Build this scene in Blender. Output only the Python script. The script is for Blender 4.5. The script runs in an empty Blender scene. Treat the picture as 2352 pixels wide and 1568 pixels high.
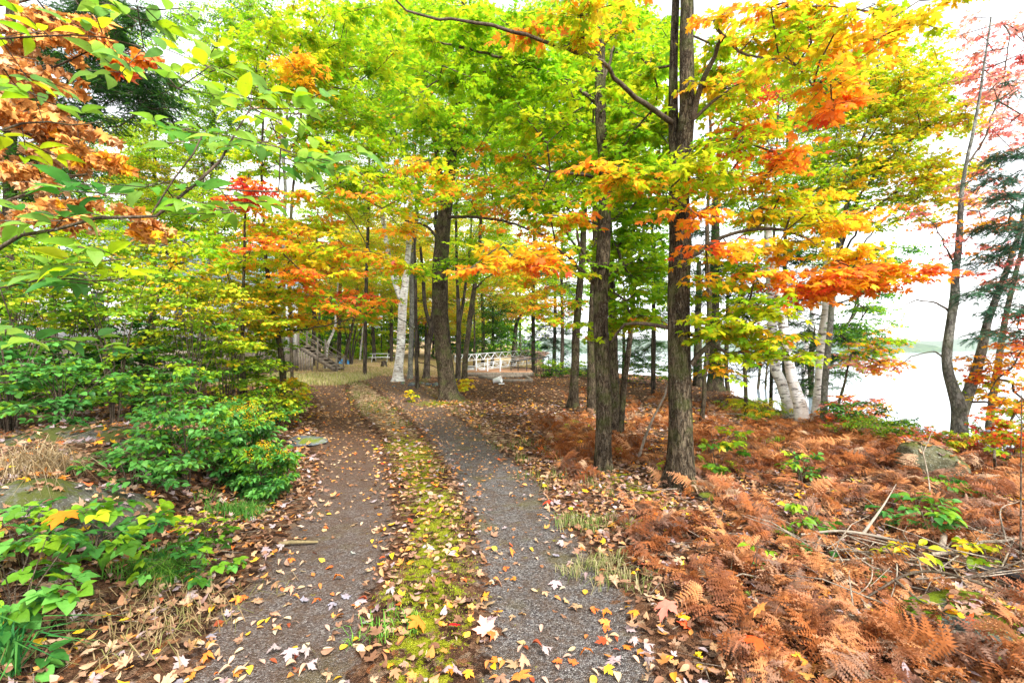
import bpy, math, random
import numpy as np
from mathutils import Vector
rng = np.random.default_rng(7)
random.seed(7)
sc = bpy.context.scene
C = sc.collection

# ------------------------------------------------------------------ camera
F, CU, CV = 1045.33, 1176.0, 784.0          # working pixels of a 2352x1568 frame
HC = 1.6
PITCH = math.atan(20.0 / F)
cam_d = bpy.data.cameras.new("camera")
cam_d.sensor_width = 36.0; cam_d.lens = 16.0
cam_d.clip_start = 0.05; cam_d.clip_end = 6000
cam = bpy.data.objects.new("camera", cam_d)
cam.location = (0, 0, HC)
cam.rotation_euler = (math.radians(90) + PITCH, 0, 0)
C.objects.link(cam); sc.camera = cam

# ------------------------------------------------------------------ world, sun, exposure
SUN_EL, SUN_AZ = math.radians(50), math.radians(150)   # azimuth clockwise from +Y
w = bpy.data.worlds.new("World"); sc.world = w; w.use_nodes = True
nt = w.node_tree; nt.nodes.clear()
sky = nt.nodes.new("ShaderNodeTexSky"); sky.sky_type = 'NISHITA'; sky.sun_disc = False
sky.sun_elevation = SUN_EL; sky.sun_rotation = SUN_AZ
sky.air_density = 1.0; sky.dust_density = 1.0; sky.ozone_density = 1.0
hs = nt.nodes.new("ShaderNodeHueSaturation"); hs.inputs['Saturation'].default_value = 0.12
bg = nt.nodes.new("ShaderNodeBackground"); bg.inputs['Strength'].default_value = 0.15
wo = nt.nodes.new("ShaderNodeOutputWorld")
nt.links.new(sky.outputs[0], hs.inputs['Color']); nt.links.new(hs.outputs[0], bg.inputs[0]); nt.links.new(bg.outputs[0], wo.inputs[0])
sl = bpy.data.lights.new("sun", 'SUN'); sl.energy = 2.1; sl.angle = math.radians(14); sl.color = (1, .96, .9)
so = bpy.data.objects.new("sun", sl)
sd = Vector((math.sin(SUN_AZ) * math.cos(SUN_EL), math.cos(SUN_AZ) * math.cos(SUN_EL), math.sin(SUN_EL)))
so.rotation_euler = sd.to_track_quat('Z', 'Y').to_euler(); so.location = (0, -5, 30); C.objects.link(so)
sc.view_settings.view_transform = 'Standard'; sc.view_settings.look = 'None'
sc.view_settings.exposure = 2.0; sc.view_settings.gamma = 1.0
sc.view_settings.use_curve_mapping = False
sc.render.engine = 'CYCLES'
cy = sc.cycles
cy.use_denoising = True
cy.max_bounces = 6; cy.diffuse_bounces = 4; cy.glossy_bounces = 2; cy.transmission_bounces = 4; cy.transparent_max_bounces = 4
cy.sample_clamp_indirect = 6.0
cy.caustics_reflective = False; cy.caustics_refractive = False

# ------------------------------------------------------------------ geometry helpers
def P(u, v, y):
    """point seen at working pixel (u, v) at world depth y"""
    u = np.asarray(u, float); v = np.asarray(v, float); y = np.asarray(y, float)
    a = (u - CU) / F; b = (CV - v) / F
    cp, sp = math.cos(PITCH), math.sin(PITCH)
    s = y / (cp - b * sp)
    return np.stack([a * s, y + 0 * a, HC + (b * cp + sp) * s], -1)

def sstep(a, b, x):
    t = np.clip((x - a) / (b - a), 0, 1); return t * t * (3 - 2 * t)

def vnoise(x, y, seed=0):
    """smooth value noise"""
    x = np.asarray(x, float); y = np.asarray(y, float)
    xi = np.floor(x).astype(np.int64); yi = np.floor(y).astype(np.int64)
    fx = x - xi; fy = y - yi; fx = fx * fx * (3 - 2 * fx); fy = fy * fy * (3 - 2 * fy)
    def hh(i, j):
        n = (i * 374761393 + j * 668265263 + seed * 974711) & 0x7fffffff
        n = ((n ^ (n >> 13)) * 1274126177) & 0x7fffffff
        return ((n ^ (n >> 16)) & 0xffff) / 65535.0
    return (hh(xi, yi) * (1 - fx) + hh(xi + 1, yi) * fx) * (1 - fy) + (hh(xi, yi + 1) * (1 - fx) + hh(xi + 1, yi + 1) * fx) * fy

def fbm(x, y, seed=0, o=3):
    s = 0; a = .5
    for k in range(o):
        s = s + a * (vnoise(x * 2 ** k, y * 2 ** k, seed + k) - .5); a *= .5
    return s

WATER_Z = -1.5
CR = np.array([(-60, 7.4), (0, 7.2), (8, 7.2), (12, 7.1), (18, 8.4), (25, 9.8), (29, 9.2), (31, 6.5), (33, 3.2), (36, 2.2), (60, 3.2), (120, 6), (400, 30), (3000, 200)], float)
def crest(y): return np.interp(y, CR[:, 0], CR[:, 1])

def h0(x, y):
    x = np.asarray(x, float); y = np.asarray(y, float)
    z = 0.02 * np.clip(y - 12, 0, 60) * (1 - sstep(3, 9, x))
    bk = np.interp(y, [-20, 2, 4, 5.65, 8.5, 11.45, 17], [-2.2, -2.0, -2.35, -2.8, -3.9, -5.1, -8.2])
    z = z + 0.62 * sstep(0, 1.5, bk - x) * (1 - sstep(10, 16, y))
    # rock mound on the left
    d = np.sqrt(((x + 4.7) / 2.2) ** 2 + ((y - 4.3) / 1.5) ** 2)
    z = z + 0.10 * (1 - sstep(.2, 1.0, d))
    # gentle swell of the bracken slope
    z = z + 0.10 * (1 - sstep(.2, 1, np.sqrt(((x - 5) / 2.4) ** 2 + ((y - 6.5) / 3.5) ** 2)))
    e = x - crest(y)
    z = z * (1 - sstep(0, 2.5, e)) - 2.6 * sstep(-.2, 2.8, e)
    z = z + 4 * sstep(60, 200, y) * (1 - sstep(-30, 0, x - crest(y))) * 1.0
    return z

def G(u, v):
    """ground point seen at a working pixel"""
    y = 3.0
    for _ in range(60):
        p = P(u, v, y); dz = p[2] - float(h0(p[0], p[1]))
        slope = (P(u, v, y + .1)[2] - p[2]) / .1
        y = min(max(y - .7 * dz / min(slope, -.01), .5), 150)
    p = P(u, v, y); return np.array([p[0], p[1], float(h0(p[0], p[1]))])

TR = [(2600, -900, 300, 1150, 2700), (1800, 250, 770, 1160, 1760), (1568, 420, 800, 1130, 1500), (1400, 520, 835, 1125, 1450), (1300, 610, 870, 1110, 1380), (1200, 690, 900, 1095, 1290),
      (1100, 735, 890, 1050, 1225), (1000, 742, 862, 985, 1110), (950, 738, 815, 935, 1040), (900, 725, 790, 880, 985), (880, 722, 795, 850, 955), (866, 718, 800, 815, 950)]
_t = []
for v, a, b, c_, d_ in TR:
    ps = [G(q, v) for q in (a, b, c_, d_)]
    _t.append([ps[0][1]] + [p[0] for p in ps])
_t = np.array(sorted(_t))
def tracks(x, y):
    """signed distance inside left / right wheel track (positive inside)"""
    e = [np.interp(y, _t[:, 0], _t[:, k]) for k in range(1, 5)]
    L = np.minimum(x - e[0], e[1] - x); R = np.minimum(x - e[2], e[3] - x)
    med = np.minimum(x - e[1], e[2] - x)
    return L, R, med, e
def hgt(x, y):
    x = np.asarray(x, float); y = np.asarray(y, float)
    L, R, med, e = tracks(x, y)
    t = np.maximum(L, R)
    z = h0(x, y) - 0.035 * sstep(-.15, .25, t) * (1 - sstep(18, 26, y))
    off = 1 - sstep(-.3, .1, t)
    z = z + fbm(x * 1.3, y * 1.3, 3) * .12 * off + fbm(x * 6, y * 6, 9) * .035 * off
    return z

def norm(a):
    return a / np.maximum(np.linalg.norm(a, axis=-1, keepdims=True), 1e-9)

def tag(o, label=None, cat=None, group=None, kind=None):
    if label: o['label'] = label
    if cat: o['category'] = cat
    if group: o['group'] = group
    if kind: o['kind'] = kind
    return o

def empty(name, loc, label=None, cat=None, group=None):
    o = bpy.data.objects.new(name, None); o.empty_display_size = .1
    o.location = [float(q) for q in loc]; C.objects.link(o)
    return tag(o, label, cat, group)

def build(name, parts, mat, parent=None, origin=(0, 0, 0), smooth=False, loc=None):
    """parts: list of (verts (n,3), faces (m,k), colours (n,3) or None) joined as ONE mesh object"""
    parts = [p for p in parts if p is not None and len(p[0])]
    if not parts: return None
    nv = 0; Vs = []; loops = []; tot = []; cols = []; hascol = any(len(p) > 2 and p[2] is not None for p in parts)
    for p in parts:
        V, Fc = p[0], p[1]; c = p[2] if len(p) > 2 else None
        Vs.append(V); loops.append((Fc + nv).ravel()); tot.append(np.full(len(Fc), Fc.shape[1]))
        if hascol:
            cc = np.ones((len(V), 4), np.float32)
            if c is not None: cc[:, :3] = np.clip(c, 0, 1)
            cols.append(cc)
        nv += len(V)
    V = np.concatenate(Vs).astype(np.float32) - np.asarray(origin, np.float32)
    loops = np.concatenate(loops).astype(np.int32); tot = np.concatenate(tot).astype(np.int32)
    me = bpy.data.meshes.new(name)
    me.vertices.add(len(V)); me.vertices.foreach_set("co", V.ravel())
    me.loops.add(len(loops)); me.loops.foreach_set("vertex_index", loops)
    me.polygons.add(len(tot)); st = np.concatenate([[0], np.cumsum(tot)[:-1]]).astype(np.int32)
    me.polygons.foreach_set("loop_start", st)
    if smooth: me.polygons.foreach_set("use_smooth", np.ones(len(tot), bool))
    if hascol:
        a = me.color_attributes.new("Col", 'BYTE_COLOR', 'POINT'); a.data.foreach_set("color", np.concatenate(cols).ravel())
    me.update(calc_edges=True)
    if mat: me.materials.append(mat)
    o = bpy.data.objects.new(name, me); C.objects.link(o)
    if parent is not None: o.parent = parent
    elif loc is not None: o.location = [float(q) for q in loc]
    elif any(abs(float(q)) > 0 for q in origin): o.location = [float(q) for q in origin]
    return o

def prisms(A, B, ra, rb, n=3, col=None):
    """straight tapered tubes A[i]->B[i]"""
    A = np.asarray(A, float); B = np.asarray(B, float)
    if len(A) == 0: return None
    ra = np.broadcast_to(np.asarray(ra, float), (len(A),)); rb = np.broadcast_to(np.asarray(rb, float), (len(A),))
    t = norm(B - A); ref = np.where(np.abs(t[:, 2:3]) > .8, np.array([[1., 0, 0]]), np.array([[0, 0, 1.]]))
    x = norm(np.cross(t, ref)); yv = np.cross(t, x)
    an = np.arange(n) * 2 * math.pi / n; ca, sa = np.cos(an), np.sin(an)
    ring = x[:, None, :] * ca[None, :, None] + yv[:, None, :] * sa[None, :, None]
    V = np.concatenate([A[:, None] + ring * ra[:, None, None], B[:, None] + ring * rb[:, None, None]], 1)
    k = np.arange(n); k2 = (k + 1) % n
    f = np.stack([k, k2, k2 + n, k + n], 1)
    Fc = (f[None] + (np.arange(len(A)) * 2 * n)[:, None, None]).reshape(-1, 4)
    c = None
    if col is not None: c = np.broadcast_to(np.asarray(col, float), (len(A), 3))[:, None].repeat(2 * n, 1).reshape(-1, 3)
    return V.reshape(-1, 3), Fc, c

def crom(pts, step):
    """Catmull-Rom resample of an (n,k) polyline, first three columns xyz"""
    pts = np.asarray(pts, float)
    if len(pts) < 3:
        n = max(2, int(np.linalg.norm(pts[-1, :3] - pts[0, :3]) / step) + 1)
        t = np.linspace(0, 1, n)[:, None]; return pts[0] * (1 - t) + pts[-1] * t
    q = np.vstack([2 * pts[0] - pts[1], pts, 2 * pts[-1] - pts[-2]]); out = []
    for i in range(1, len(q) - 2):
        n = max(1, int(np.linalg.norm(q[i + 1, :3] - q[i, :3]) / step)); t = (np.arange(n) / n)[:, None]
        out.append(.5 * (2 * q[i] + (q[i + 1] - q[i - 1]) * t + (2 * q[i - 1] - 5 * q[i] + 4 * q[i + 1] - q[i + 2]) * t ** 2 + (3 * q[i] - q[i - 1] - 3 * q[i + 1] + q[i + 2]) * t ** 3))
    out.append(pts[-1:]); return np.vstack(out)

def tube(pts, rad, n=8, rough=0.0, seed=0, flare=0.0, cap=True):
    """one continuous tube along pts; rough adds bark-scale relief, flare widens the foot"""
    pts = np.asarray(pts, float); rad = np.asarray(rad, float); m = len(pts)
    t = norm(np.gradient(pts, axis=0)); mt = norm(t.mean(0)[None])[0]
    ref = np.eye(3)[np.argmin(np.abs(mt))]
    x = norm(np.cross(t, ref)); yv = np.cross(t, x)
    an = np.arange(n) * 2 * math.pi / n
    L = np.concatenate([[0], np.cumsum(np.linalg.norm(np.diff(pts, axis=0), axis=1))])
    R = np.repeat(rad[:, None], n, 1)
    if rough:
        aa, ll = np.meshgrid(an, L)
        cx = np.cos(aa) * 2.2; sy = np.sin(aa) * 2.2
        R = R * (1 + rough * (vnoise(cx * 1.0 + 9 + ll * .35, sy + 5 + ll * .9, seed) - .5) * 2 + rough * .9 * (vnoise(cx * 4.5 + 20, sy * 4.5 + ll * 2.2 + 3, seed + 5) - .5))
    if flare:
        lob = 1 + .5 * np.cos(an * 4 + seed) * .6 + .3 * np.cos(an * 7 + seed * 2)
        R = R * (1 + flare * (np.exp(-L / .13) + .35 * np.exp(-L / .45))[:, None] * lob[None])
    V = pts[:, None] + (x[:, None] * np.cos(an)[None, :, None] + yv[:, None] * np.sin(an)[None, :, None]) * R[..., None]
    V = V.reshape(-1, 3); k = np.arange(n); k2 = (k + 1) % n
    f = np.stack([k, k2, k2 + n, k + n], 1)
    Fc = (f[None] + (np.arange(m - 1) * n)[:, None, None]).reshape(-1, 4)
    out = [(V, Fc, None)]
    if cap:
        top = V[-n:]; tipv = pts[-1] + t[-1] * rad[-1] * .3
        out.append((np.vstack([top, tipv[None]]), np.stack([k, k2, np.full(n, n)], 1), None))
    return out
tubes = tube

def box(cx, cy, cz, sx, sy, sz, R=None, col=None):
    V = np.array([[x, y, z] for x in (-.5, .5) for y in (-.5, .5) for z in (-.5, .5)]) * [sx, sy, sz]
    Fc = np.array([[0, 1, 3, 2], [4, 6, 7, 5], [0, 4, 5, 1], [2, 3, 7, 6], [0, 2, 6, 4], [1, 5, 7, 3]])
    if R is not None: V = V @ np.asarray(R).T
    V = V + [cx, cy, cz]
    return V, Fc, (None if col is None else np.broadcast_to(np.asarray(col, float), (8, 3)))

def beam(a, b, wd, ht, col=None):
    """box running from a to b"""
    a = np.asarray(a, float); b = np.asarray(b, float); d = b - a; L = np.linalg.norm(d); t = d / L
    up = np.array([0, 0, 1.]) if abs(t[2]) < .95 else np.array([0, 1., 0])
    s = np.cross(t, up); s /= np.linalg.norm(s); up = np.cross(s, t)
    return box(*((a + b) / 2), L, wd, ht, R=np.stack([t, s, up], 1), col=col)

# ------------------------------------------------------------------ leaf templates (unit leaf: base at origin, tip +Y)
def fan(outline, centre, zf):
    o = np.array(outline, float); n = len(o)
    V = np.zeros((n + 1, 3)); V[:n, :2] = o; V[n, :2] = centre
    V[:, 2] = zf(V[:, 0], V[:, 1]); k = np.arange(n)
    return V, np.stack([k, (k + 1) % n, np.full(n, n)], 1)
_mh = [(0.03, 0.0), (0.14, -0.03), (0.36, -0.08), (0.27, 0.09), (0.50, 0.16), (0.47, .26), (0.66, 0.50), (0.42, 0.46), (.35, .50), (0.17, 0.40), (0.20, .55), (0.29, 0.74), (.17, .72), (0.0, 1.0)]
_mm = [(0.04, 0.0), (0.36, -0.06), (0.27, 0.10), (0.64, 0.46), (0.17, 0.42), (.24, .68), (0.0, 1.0)]
def mir(h): return h + [(-x, y) for x, y in reversed(h[:-1])]
def curl(k, s, tw=0.0):
    return lambda x, y: -k * (x * x + (y - .2) ** 2 * .6) + s * np.abs(x) + tw * x * y
MAPLE = [fan(mir(_mh), (0, .28), curl(k, s, t)) for k, s, t in ((.25, .05, .1), (.5, .15, -.2), (.15, -.2, .3), (.7, .1, 0))]
MAPLE_MID = [fan(mir(_mm), (0, .28), curl(k, s, t)) for k, s, t in ((.3, .1, .1), (.6, .1, -.2), (.2, -.2, .2))]
_tri = [(0, 0), (.5, .35), (.2, .45), (0, 1), (-.2, .45), (-.5, .35)]
FARL = [fan(_tri, (0, .35), curl(k, s)) for k, s in ((.3, .1), (.6, -.1))]
_ov = [(0, 0), (.16, .06), (.29, .22), (.33, .42), (.27, .64), (.14, .84), (0, 1.02)]
OVATE = [fan(mir(_ov), (0, .5), lambda x, y, k=k, s=s: -k * (y - .3) ** 2 + s * np.abs(x) - .1) for k, s in ((.35, .35), (.6, .2), (.2, .45), (.8, -.1))]
_nar = [(0, 0), (.12, .12), (.22, .35), (.22, .55), (.12, .8), (0, 1.0)]
OVAL = [(V * np.array([.78, 1, 1]), F_) for V, F_ in OVATE]
NARROW = [fan(mir(_nar), (0, .5), lambda x, y, k=k, s=s: -k * (y - .3) ** 2 + s * np.abs(x)) for k, s in ((.3, .5), (.6, .3), (-.5, .6), (.9, .9))]
_rd = [(0, 0), (.25, .05), (.42, .25), (.44, .48), (.3, .75), (.1, .92), (0, 1.0)]
ROUND = [fan(mir(_rd), (0, .45), lambda x, y, k=k, s=s: -k * (y - .3) ** 2 + s * np.abs(x)) for k, s in ((.3, .2), (.6, .1), (.1, .35))]
_oak = [(0.03, 0), (.12, .12), (.3, .2), (.12, .3), (.36, .45), (.15, .52), (.34, .72), (.12, .76), (0, 1)]
OAK = [fan(mir(_oak), (0, .5), curl(k, s, t)) for k, s, t in ((.3, .2, .2), (.7, .1, -.4))]
def crumple(T, amp, seed):
    r = np.random.default_rng(seed); out = []
    for V, Fc in T:
        V = V.copy(); V[:, 2] += r.normal(0, amp, len(V)); V[:, :2] *= .82; V[:, 2] += -.5 * V[:, 0] ** 2 * r.choice([-1, 1.6]); out.append((V, Fc))
    return out
DRY = crumple(MAPLE, .13, 1) + crumple(MAPLE, .18, 2)
LITTER_M = crumple(MAPLE, .05, 3) + MAPLE
def raspberry():
    V0, F0 = OVATE[0]; out = []
    Vs = []; Fs = []; k = 0
    for ang, s, off in ((0, 1, (0, .35)), (1.15, .8, (0.02, .2)), (-1.15, .8, (-.02, .2))):
        c, s_ = math.cos(ang), math.sin(ang); V = V0 * s * .7
        V = np.stack([V[:, 0] * 1.25 * c + V[:, 1] * s_, -V[:, 0] * 1.25 * s_ + V[:, 1] * c, V[:, 2]], 1) + [off[0], off[1], 0]
        Vs.append(V); Fs.append(F0 + k); k += len(V)
    return [(np.vstack(Vs), np.vstack(Fs))]
RASP = raspberry()
def shoot(n=13, spread=1.0, seed=0, droop=.25):
    r = np.random.default_rng(seed); V = []; Fc = []; k = 0
    for i in range(n):
        y = i / n
        for s in (-1, 1):
            l = .26 * (1 - .6 * y) + .05; a = r.uniform(.6, 1.0); z = -droop * y * y
            b = np.array([0, y, z]); t = b + np.array([s * l * math.sin(a) * spread, l * math.cos(a), r.uniform(-.06, .05)])
            wv = np.array([0, .045, 0]); V += [b - wv, b + wv, t]; Fc.append([k, k + 1, k + 2]); k += 3
    V += [[-.012, 0, 0], [.012, 0, 0], [0, 1, -droop]]; Fc.append([k, k + 1, k + 2])
    return np.array(V), np.array(Fc)
SHOOT = [shoot(12, 1, s, d) for s, d in ((1, .2), (2, .35), (3, .1))]
PINE = [shoot(7, 1.5, s, d) for s, d in ((4, -.2), (5, .1))]
def frond(seed, npn=12, curlv=.5):
    r = np.random.default_rng(seed); V = []; Fc = []; k = 0
    for i in range(npn):
        t = (i + .5) / npn; yy = t * .95; zz = .35 * t - curlv * t * t
        for s in (-1, 1):
            l = .34 * math.sin(min(1, (1 - t) * 1.15 + .05) * math.pi * .5) * r.uniform(.8, 1.1)
            dz = r.uniform(-.55, .05); fw = r.uniform(.15, .5)
            d = np.array([s * 1.0, fw, dz]); d /= np.linalg.norm(d); n = 6
            tw = r.uniform(-.7, .7)
            side = np.array([-d[1] * s, abs(d[0]), tw]); side /= np.linalg.norm(side)
            b0 = np.array([0, yy, zz]); cur = r.uniform(-.8, .2)
            V += [b0 - side * .016, b0 + side * .016, b0 + d * l + np.array([0, 0, cur * l])]; Fc.append([k, k + 1, k + 2]); k += 3
            for j in range(n):
                q = (j + .3) / n; p = b0 + d * l * q + np.array([0, 0, cur * l * q * q]); hw = .078 * (1 - q * .75) * (.6 + .6 * (1 - t)); st = l / n * .5
                for s2 in (-1, 1):
                    V += [p - d * st, p + d * st, p + side * s2 * hw + d * st * .9 + np.array([0, 0, r.uniform(-.02, .02)])]; Fc.append([k, k + 1, k + 2]); k += 3
    n = 6
    for i in range(n):
        a, b = i / n, (i + 1) / n
        pa = np.array([0, a * .95 - (0.25 if i == 0 else 0), .35 * a - curlv * a * a]); pb = np.array([0, b * .95, .35 * b - curlv * b * b]); wv = np.array([.008, 0, 0])
        V += [pa - wv, pa + wv, pb]; Fc.append([k, k + 1, k + 2]); k += 3
    return np.array(V), np.array(Fc)
FROND = [frond(s, 12, c) for s, c in ((1, .4), (2, .8), (3, 1.1), (4, .6), (5, 1.3), (6, .2))]
FROND_FAR = [frond(s, 8, c) for s, c in ((11, .5), (12, 1.0))]

def stamp(T, pos, tip, nrm, size, col, col2=None, mix=None, width=None):
    """bake copies of leaf templates: pos, tip direction, normal (N,3), size (N,), colour (N,3); col2/mix tint the leaf rim"""
    N = len(pos)
    if N == 0: return []
    y = norm(tip); z = nrm - (nrm * y).sum(1, keepdims=True) * y; z = norm(z); x = np.cross(y, z)
    if width is not None: x = x * width[:, None]
    R = np.stack([x, y, z], 2) * size[:, None, None]
    out = []; pick = rng.integers(0, len(T), N)
    for k, (V, Fc) in enumerate(T):
        m = pick == k; n = m.sum()
        if n == 0: continue
        W = np.einsum('nij,vj->nvi', R[m], V) + pos[m][:, None]
        FF = (Fc[None] + (np.arange(n) * len(V))[:, None, None]).reshape(-1, Fc.shape[1])
        cc = np.repeat(col[m][:, None], len(V), 1)
        if col2 is not None:
            rr = np.clip(np.hypot(V[:, 0], V[:, 1] - .3) * 1.5, 0, 1)[None, :, None] * mix[m][:, None, None]
            cc = cc * (1 - rr) + col2[m][:, None] * rr
        out.append((W.reshape(-1, 3), FF, cc.reshape(-1, 3)))
    return out

RAMP = {
 'G':  [(.13, .34, .008), (.25, .50, .01), (.40, .62, .012)],
 'DK': [(.025, .10, .01), (.05, .17, .015), (.09, .24, .02)],
 'BG': [(.04, .17, .03), (.08, .27, .04), (.14, .36, .05)],
 'YG': [(.26, .50, .01), (.46, .62, .012), (.64, .66, .02)],
 'Y':  [(.56, .58, .02), (.76, .56, .02), (.84, .44, .02)],
 'O':  [(.88, .54, .02), (.90, .38, .02), (.88, .24, .03)],
 'RO': [(.90, .32, .03), (.84, .18, .03), (.70, .09, .03)],
 'R':  [(.72, .10, .06), (.60, .03, .025), (.40, .015, .02)],
 'PK': [(.82, .44, .30), (.76, .28, .22), (.64, .15, .14)],
 'BR': [(.74, .36, .09), (.58, .22, .05), (.76, .50, .26)],
 'CF': [(.016, .055, .016), (.03, .09, .022), (.05, .13, .03)],
 'BC': [(.025, .09, .05), (.05, .14, .075), (.08, .19, .10)],
 'FR': [(.17, .05, .015), (.38, .125, .034), (.56, .26, .10)],
 'LT': [(.40, .23, .12), (.48, .33, .21), (.32, .15, .07)],
 'LD': [(.15, .07, .04), (.24, .12, .065), (.34, .19, .12)],
 'LV': [(.34, .26, .27), (.44, .36, .36), (.30, .20, .20)],
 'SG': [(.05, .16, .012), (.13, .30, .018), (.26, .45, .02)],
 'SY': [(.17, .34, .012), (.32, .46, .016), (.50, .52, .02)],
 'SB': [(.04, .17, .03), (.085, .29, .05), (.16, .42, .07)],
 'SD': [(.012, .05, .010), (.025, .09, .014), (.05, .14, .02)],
 'FG': [(.20, .40, .03), (.32, .52, .06), (.16, .34, .08)],
}
def ramp(name, t):
    r = np.array(RAMP[name], float); t = np.clip(t, 0, .9999) * (len(r) - 1); i = t.astype(int); f = (t - i)[:, None]
    return r[i] * (1 - f) + r[i + 1] * f
def palette(mixd, n, clus=None, coh=.65):
    """mixd like 'G:8 O:2'; clus = cluster id per leaf for coherent colour"""
    items = [s.split(':') if ':' in s else (s, 1) for s in mixd.split()]
    names = [i[0] for i in items]; wt = np.array([float(i[1]) for i in items]); wt /= wt.sum()
    pick = rng.choice(len(names), n, p=wt); t = rng.random(n)
    if clus is not None and n:
        nc = clus.max() + 1; cp = rng.choice(len(names), nc, p=wt); ct = rng.random(nc)
        m = rng.random(n) < coh; pick = np.where(m, cp[clus], pick); t = np.clip(ct[clus] + rng.normal(0, .22, n), 0, 1)
    col = np.zeros((n, 3))
    for k, nm in enumerate(names):
        m = pick == k
        if m.any(): col[m] = ramp(nm, t[m])
    return col * rng.uniform(.82, 1.15, (n, 1))

# ------------------------------------------------------------------ materials
def mat(name):
    m = bpy.data.materials.new(name); m.use_nodes = True; n = m.node_tree; n.nodes.clear()
    o = n.nodes.new("ShaderNodeOutputMaterial"); return m, n, o
def nd(n, typ, **kw):
    x = n.nodes.new(typ)
    for k, v in kw.items():
        if k in x.inputs.keys() if hasattr(x.inputs, 'keys') else False: x.inputs[k].default_value = v
        else: setattr(x, k, v)
    return x
def ramp_node(n, fac, stops):
    r = n.nodes.new("ShaderNodeValToRGB"); e = r.color_ramp.elements
    while len(e) < len(stops): e.new(.5)
    for i, (p, c) in enumerate(stops): e[i].position = p; e[i].color = (*c, 1)
    n.links.new(fac, r.inputs[0]); return r.outputs[0]
def texco(n, scale, kind='Object'):
    t = n.nodes.new("ShaderNodeTexCoord"); m = n.nodes.new("ShaderNodeMapping"); m.inputs['Scale'].default_value = scale
    n.links.new(t.outputs[kind], m.inputs[0]); return m.outputs[0]
def noise(n, vec, scale, detail=4, rough=.55):
    x = n.nodes.new("ShaderNodeTexNoise"); x.inputs['Scale'].default_value = scale; x.inputs['Detail'].default_value = detail; x.inputs['Roughness'].default_value = rough
    n.links.new(vec, x.inputs['Vector']); return x
def mixc(n, fac, a, b, mode='MIX'):
    x = n.nodes.new("ShaderNodeMix"); x.data_type = 'RGBA'; x.blend_type = mode
    for s, q in ((0, fac), (6, a), (7, b)):
        if hasattr(q, 'is_linked') or isinstance(q, bpy.types.NodeSocket): n.links.new(q, x.inputs[s])
        elif s == 0: x.inputs[0].default_value = q
        else: x.inputs[s].default_value = (*q, 1)
    return x.outputs[2]
def math_(n, op, a, b=0.0, clamp=False):
    x = n.nodes.new("ShaderNodeMath"); x.operation = op; x.use_clamp = clamp
    for s, q in ((0, a), (1, b)):
        if isinstance(q, bpy.types.NodeSocket): n.links.new(q, x.inputs[s])
        else: x.inputs[s].default_value = q
    return x.outputs[0]
def bump(n, h, strength, dist):
    b = n.nodes.new("ShaderNodeBump"); b.inputs['Strength'].default_value = strength; b.inputs['Distance'].default_value = dist
    n.links.new(h, b.inputs['Height']); return b.outputs[0]
def principled(n, o, col, rough=.8, metal=0., spec=.3, nrm=None):
    p = n.nodes.new("ShaderNodeBsdfPrincipled"); p.inputs['Roughness'].default_value = rough; p.inputs['Metallic'].default_value = metal
    p.inputs['Specular IOR Level'].default_value = spec
    if isinstance(col, bpy.types.NodeSocket): n.links.new(col, p.inputs['Base Color'])
    else: p.inputs['Base Color'].default_value = (*col, 1)
    if nrm is not None: n.links.new(nrm, p.inputs['Normal'])
    n.links.new(p.outputs[0], o.inputs[0]); return p

def leaf_mat(name, trans=.5, gloss=.06, rough=.4, sc_=60, spots=0):
    m, n, o = mat(name)
    a = nd(n, "ShaderNodeVertexColor"); a.layer_name = "Col"
    v = texco(n, (1, 1, 1)); nz = noise(n, v, sc_, 2)
    f = math_(n, 'MULTIPLY_ADD', nz.outputs[0], .5); n.nodes[-1].inputs[2].default_value = .75
    c = mixc(n, 1.0, a.outputs[0], f, 'MULTIPLY')
    if spots:
        ns = noise(n, v, 95, 3, .7); sp_ = ramp_node(n, ns.outputs[0], [(.60, (0, 0, 0)), (.68, (1, 1, 1))]); nb = noise(n, v, 22, 3); sb = ramp_node(n, nb.outputs[0], [(.52, (0, 0, 0)), (.62, (1, 1, 1))])
        c = mixc(n, math_(n, 'MULTIPLY', math_(n, 'MULTIPLY', sp_, sb), spots), c, (.16, .07, .02))
    d = n.nodes.new("ShaderNodeBsdfDiffuse"); t = n.nodes.new("ShaderNodeBsdfTranslucent"); g = n.nodes.new("ShaderNodeBsdfGlossy"); g.inputs['Roughness'].default_value = rough
    n.links.new(c, d.inputs[0]); n.links.new(c, t.inputs[0])
    m1 = n.nodes.new("ShaderNodeMixShader"); m1.inputs[0].default_value = trans; n.links.new(d.outputs[0], m1.inputs[1]); n.links.new(t.outputs[0], m1.inputs[2])
    m2 = n.nodes.new("ShaderNodeMixShader"); m2.inputs[0].default_value = gloss; n.links.new(m1.outputs[0], m2.inputs[1]); n.links.new(g.outputs[0], m2.inputs[2])
    n.links.new(m2.outputs[0], o.inputs[0]); return m
LEAF = leaf_mat("maple_leaf", .6, .015, .45, 60, .7); LEAFG = leaf_mat("shrub_leaf", .45, .018, .45, 60, .6); BIGLEAF = leaf_mat("broad_leaf", .6, .05, .35, 20, .8); FARLEAF = leaf_mat("distant_leaf", .6, .006, .6, 3)
NEEDLE = leaf_mat("conifer_needle", .25, .01, .5, 5); DRYLEAF = leaf_mat("dry_leaf", .2, .008, .6, 40, .7); FERN = leaf_mat("dry_fern", .3, .004, .7, 30)
GRASS = leaf_mat("grass_blade", .35, .01, .5, 10)

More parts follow.
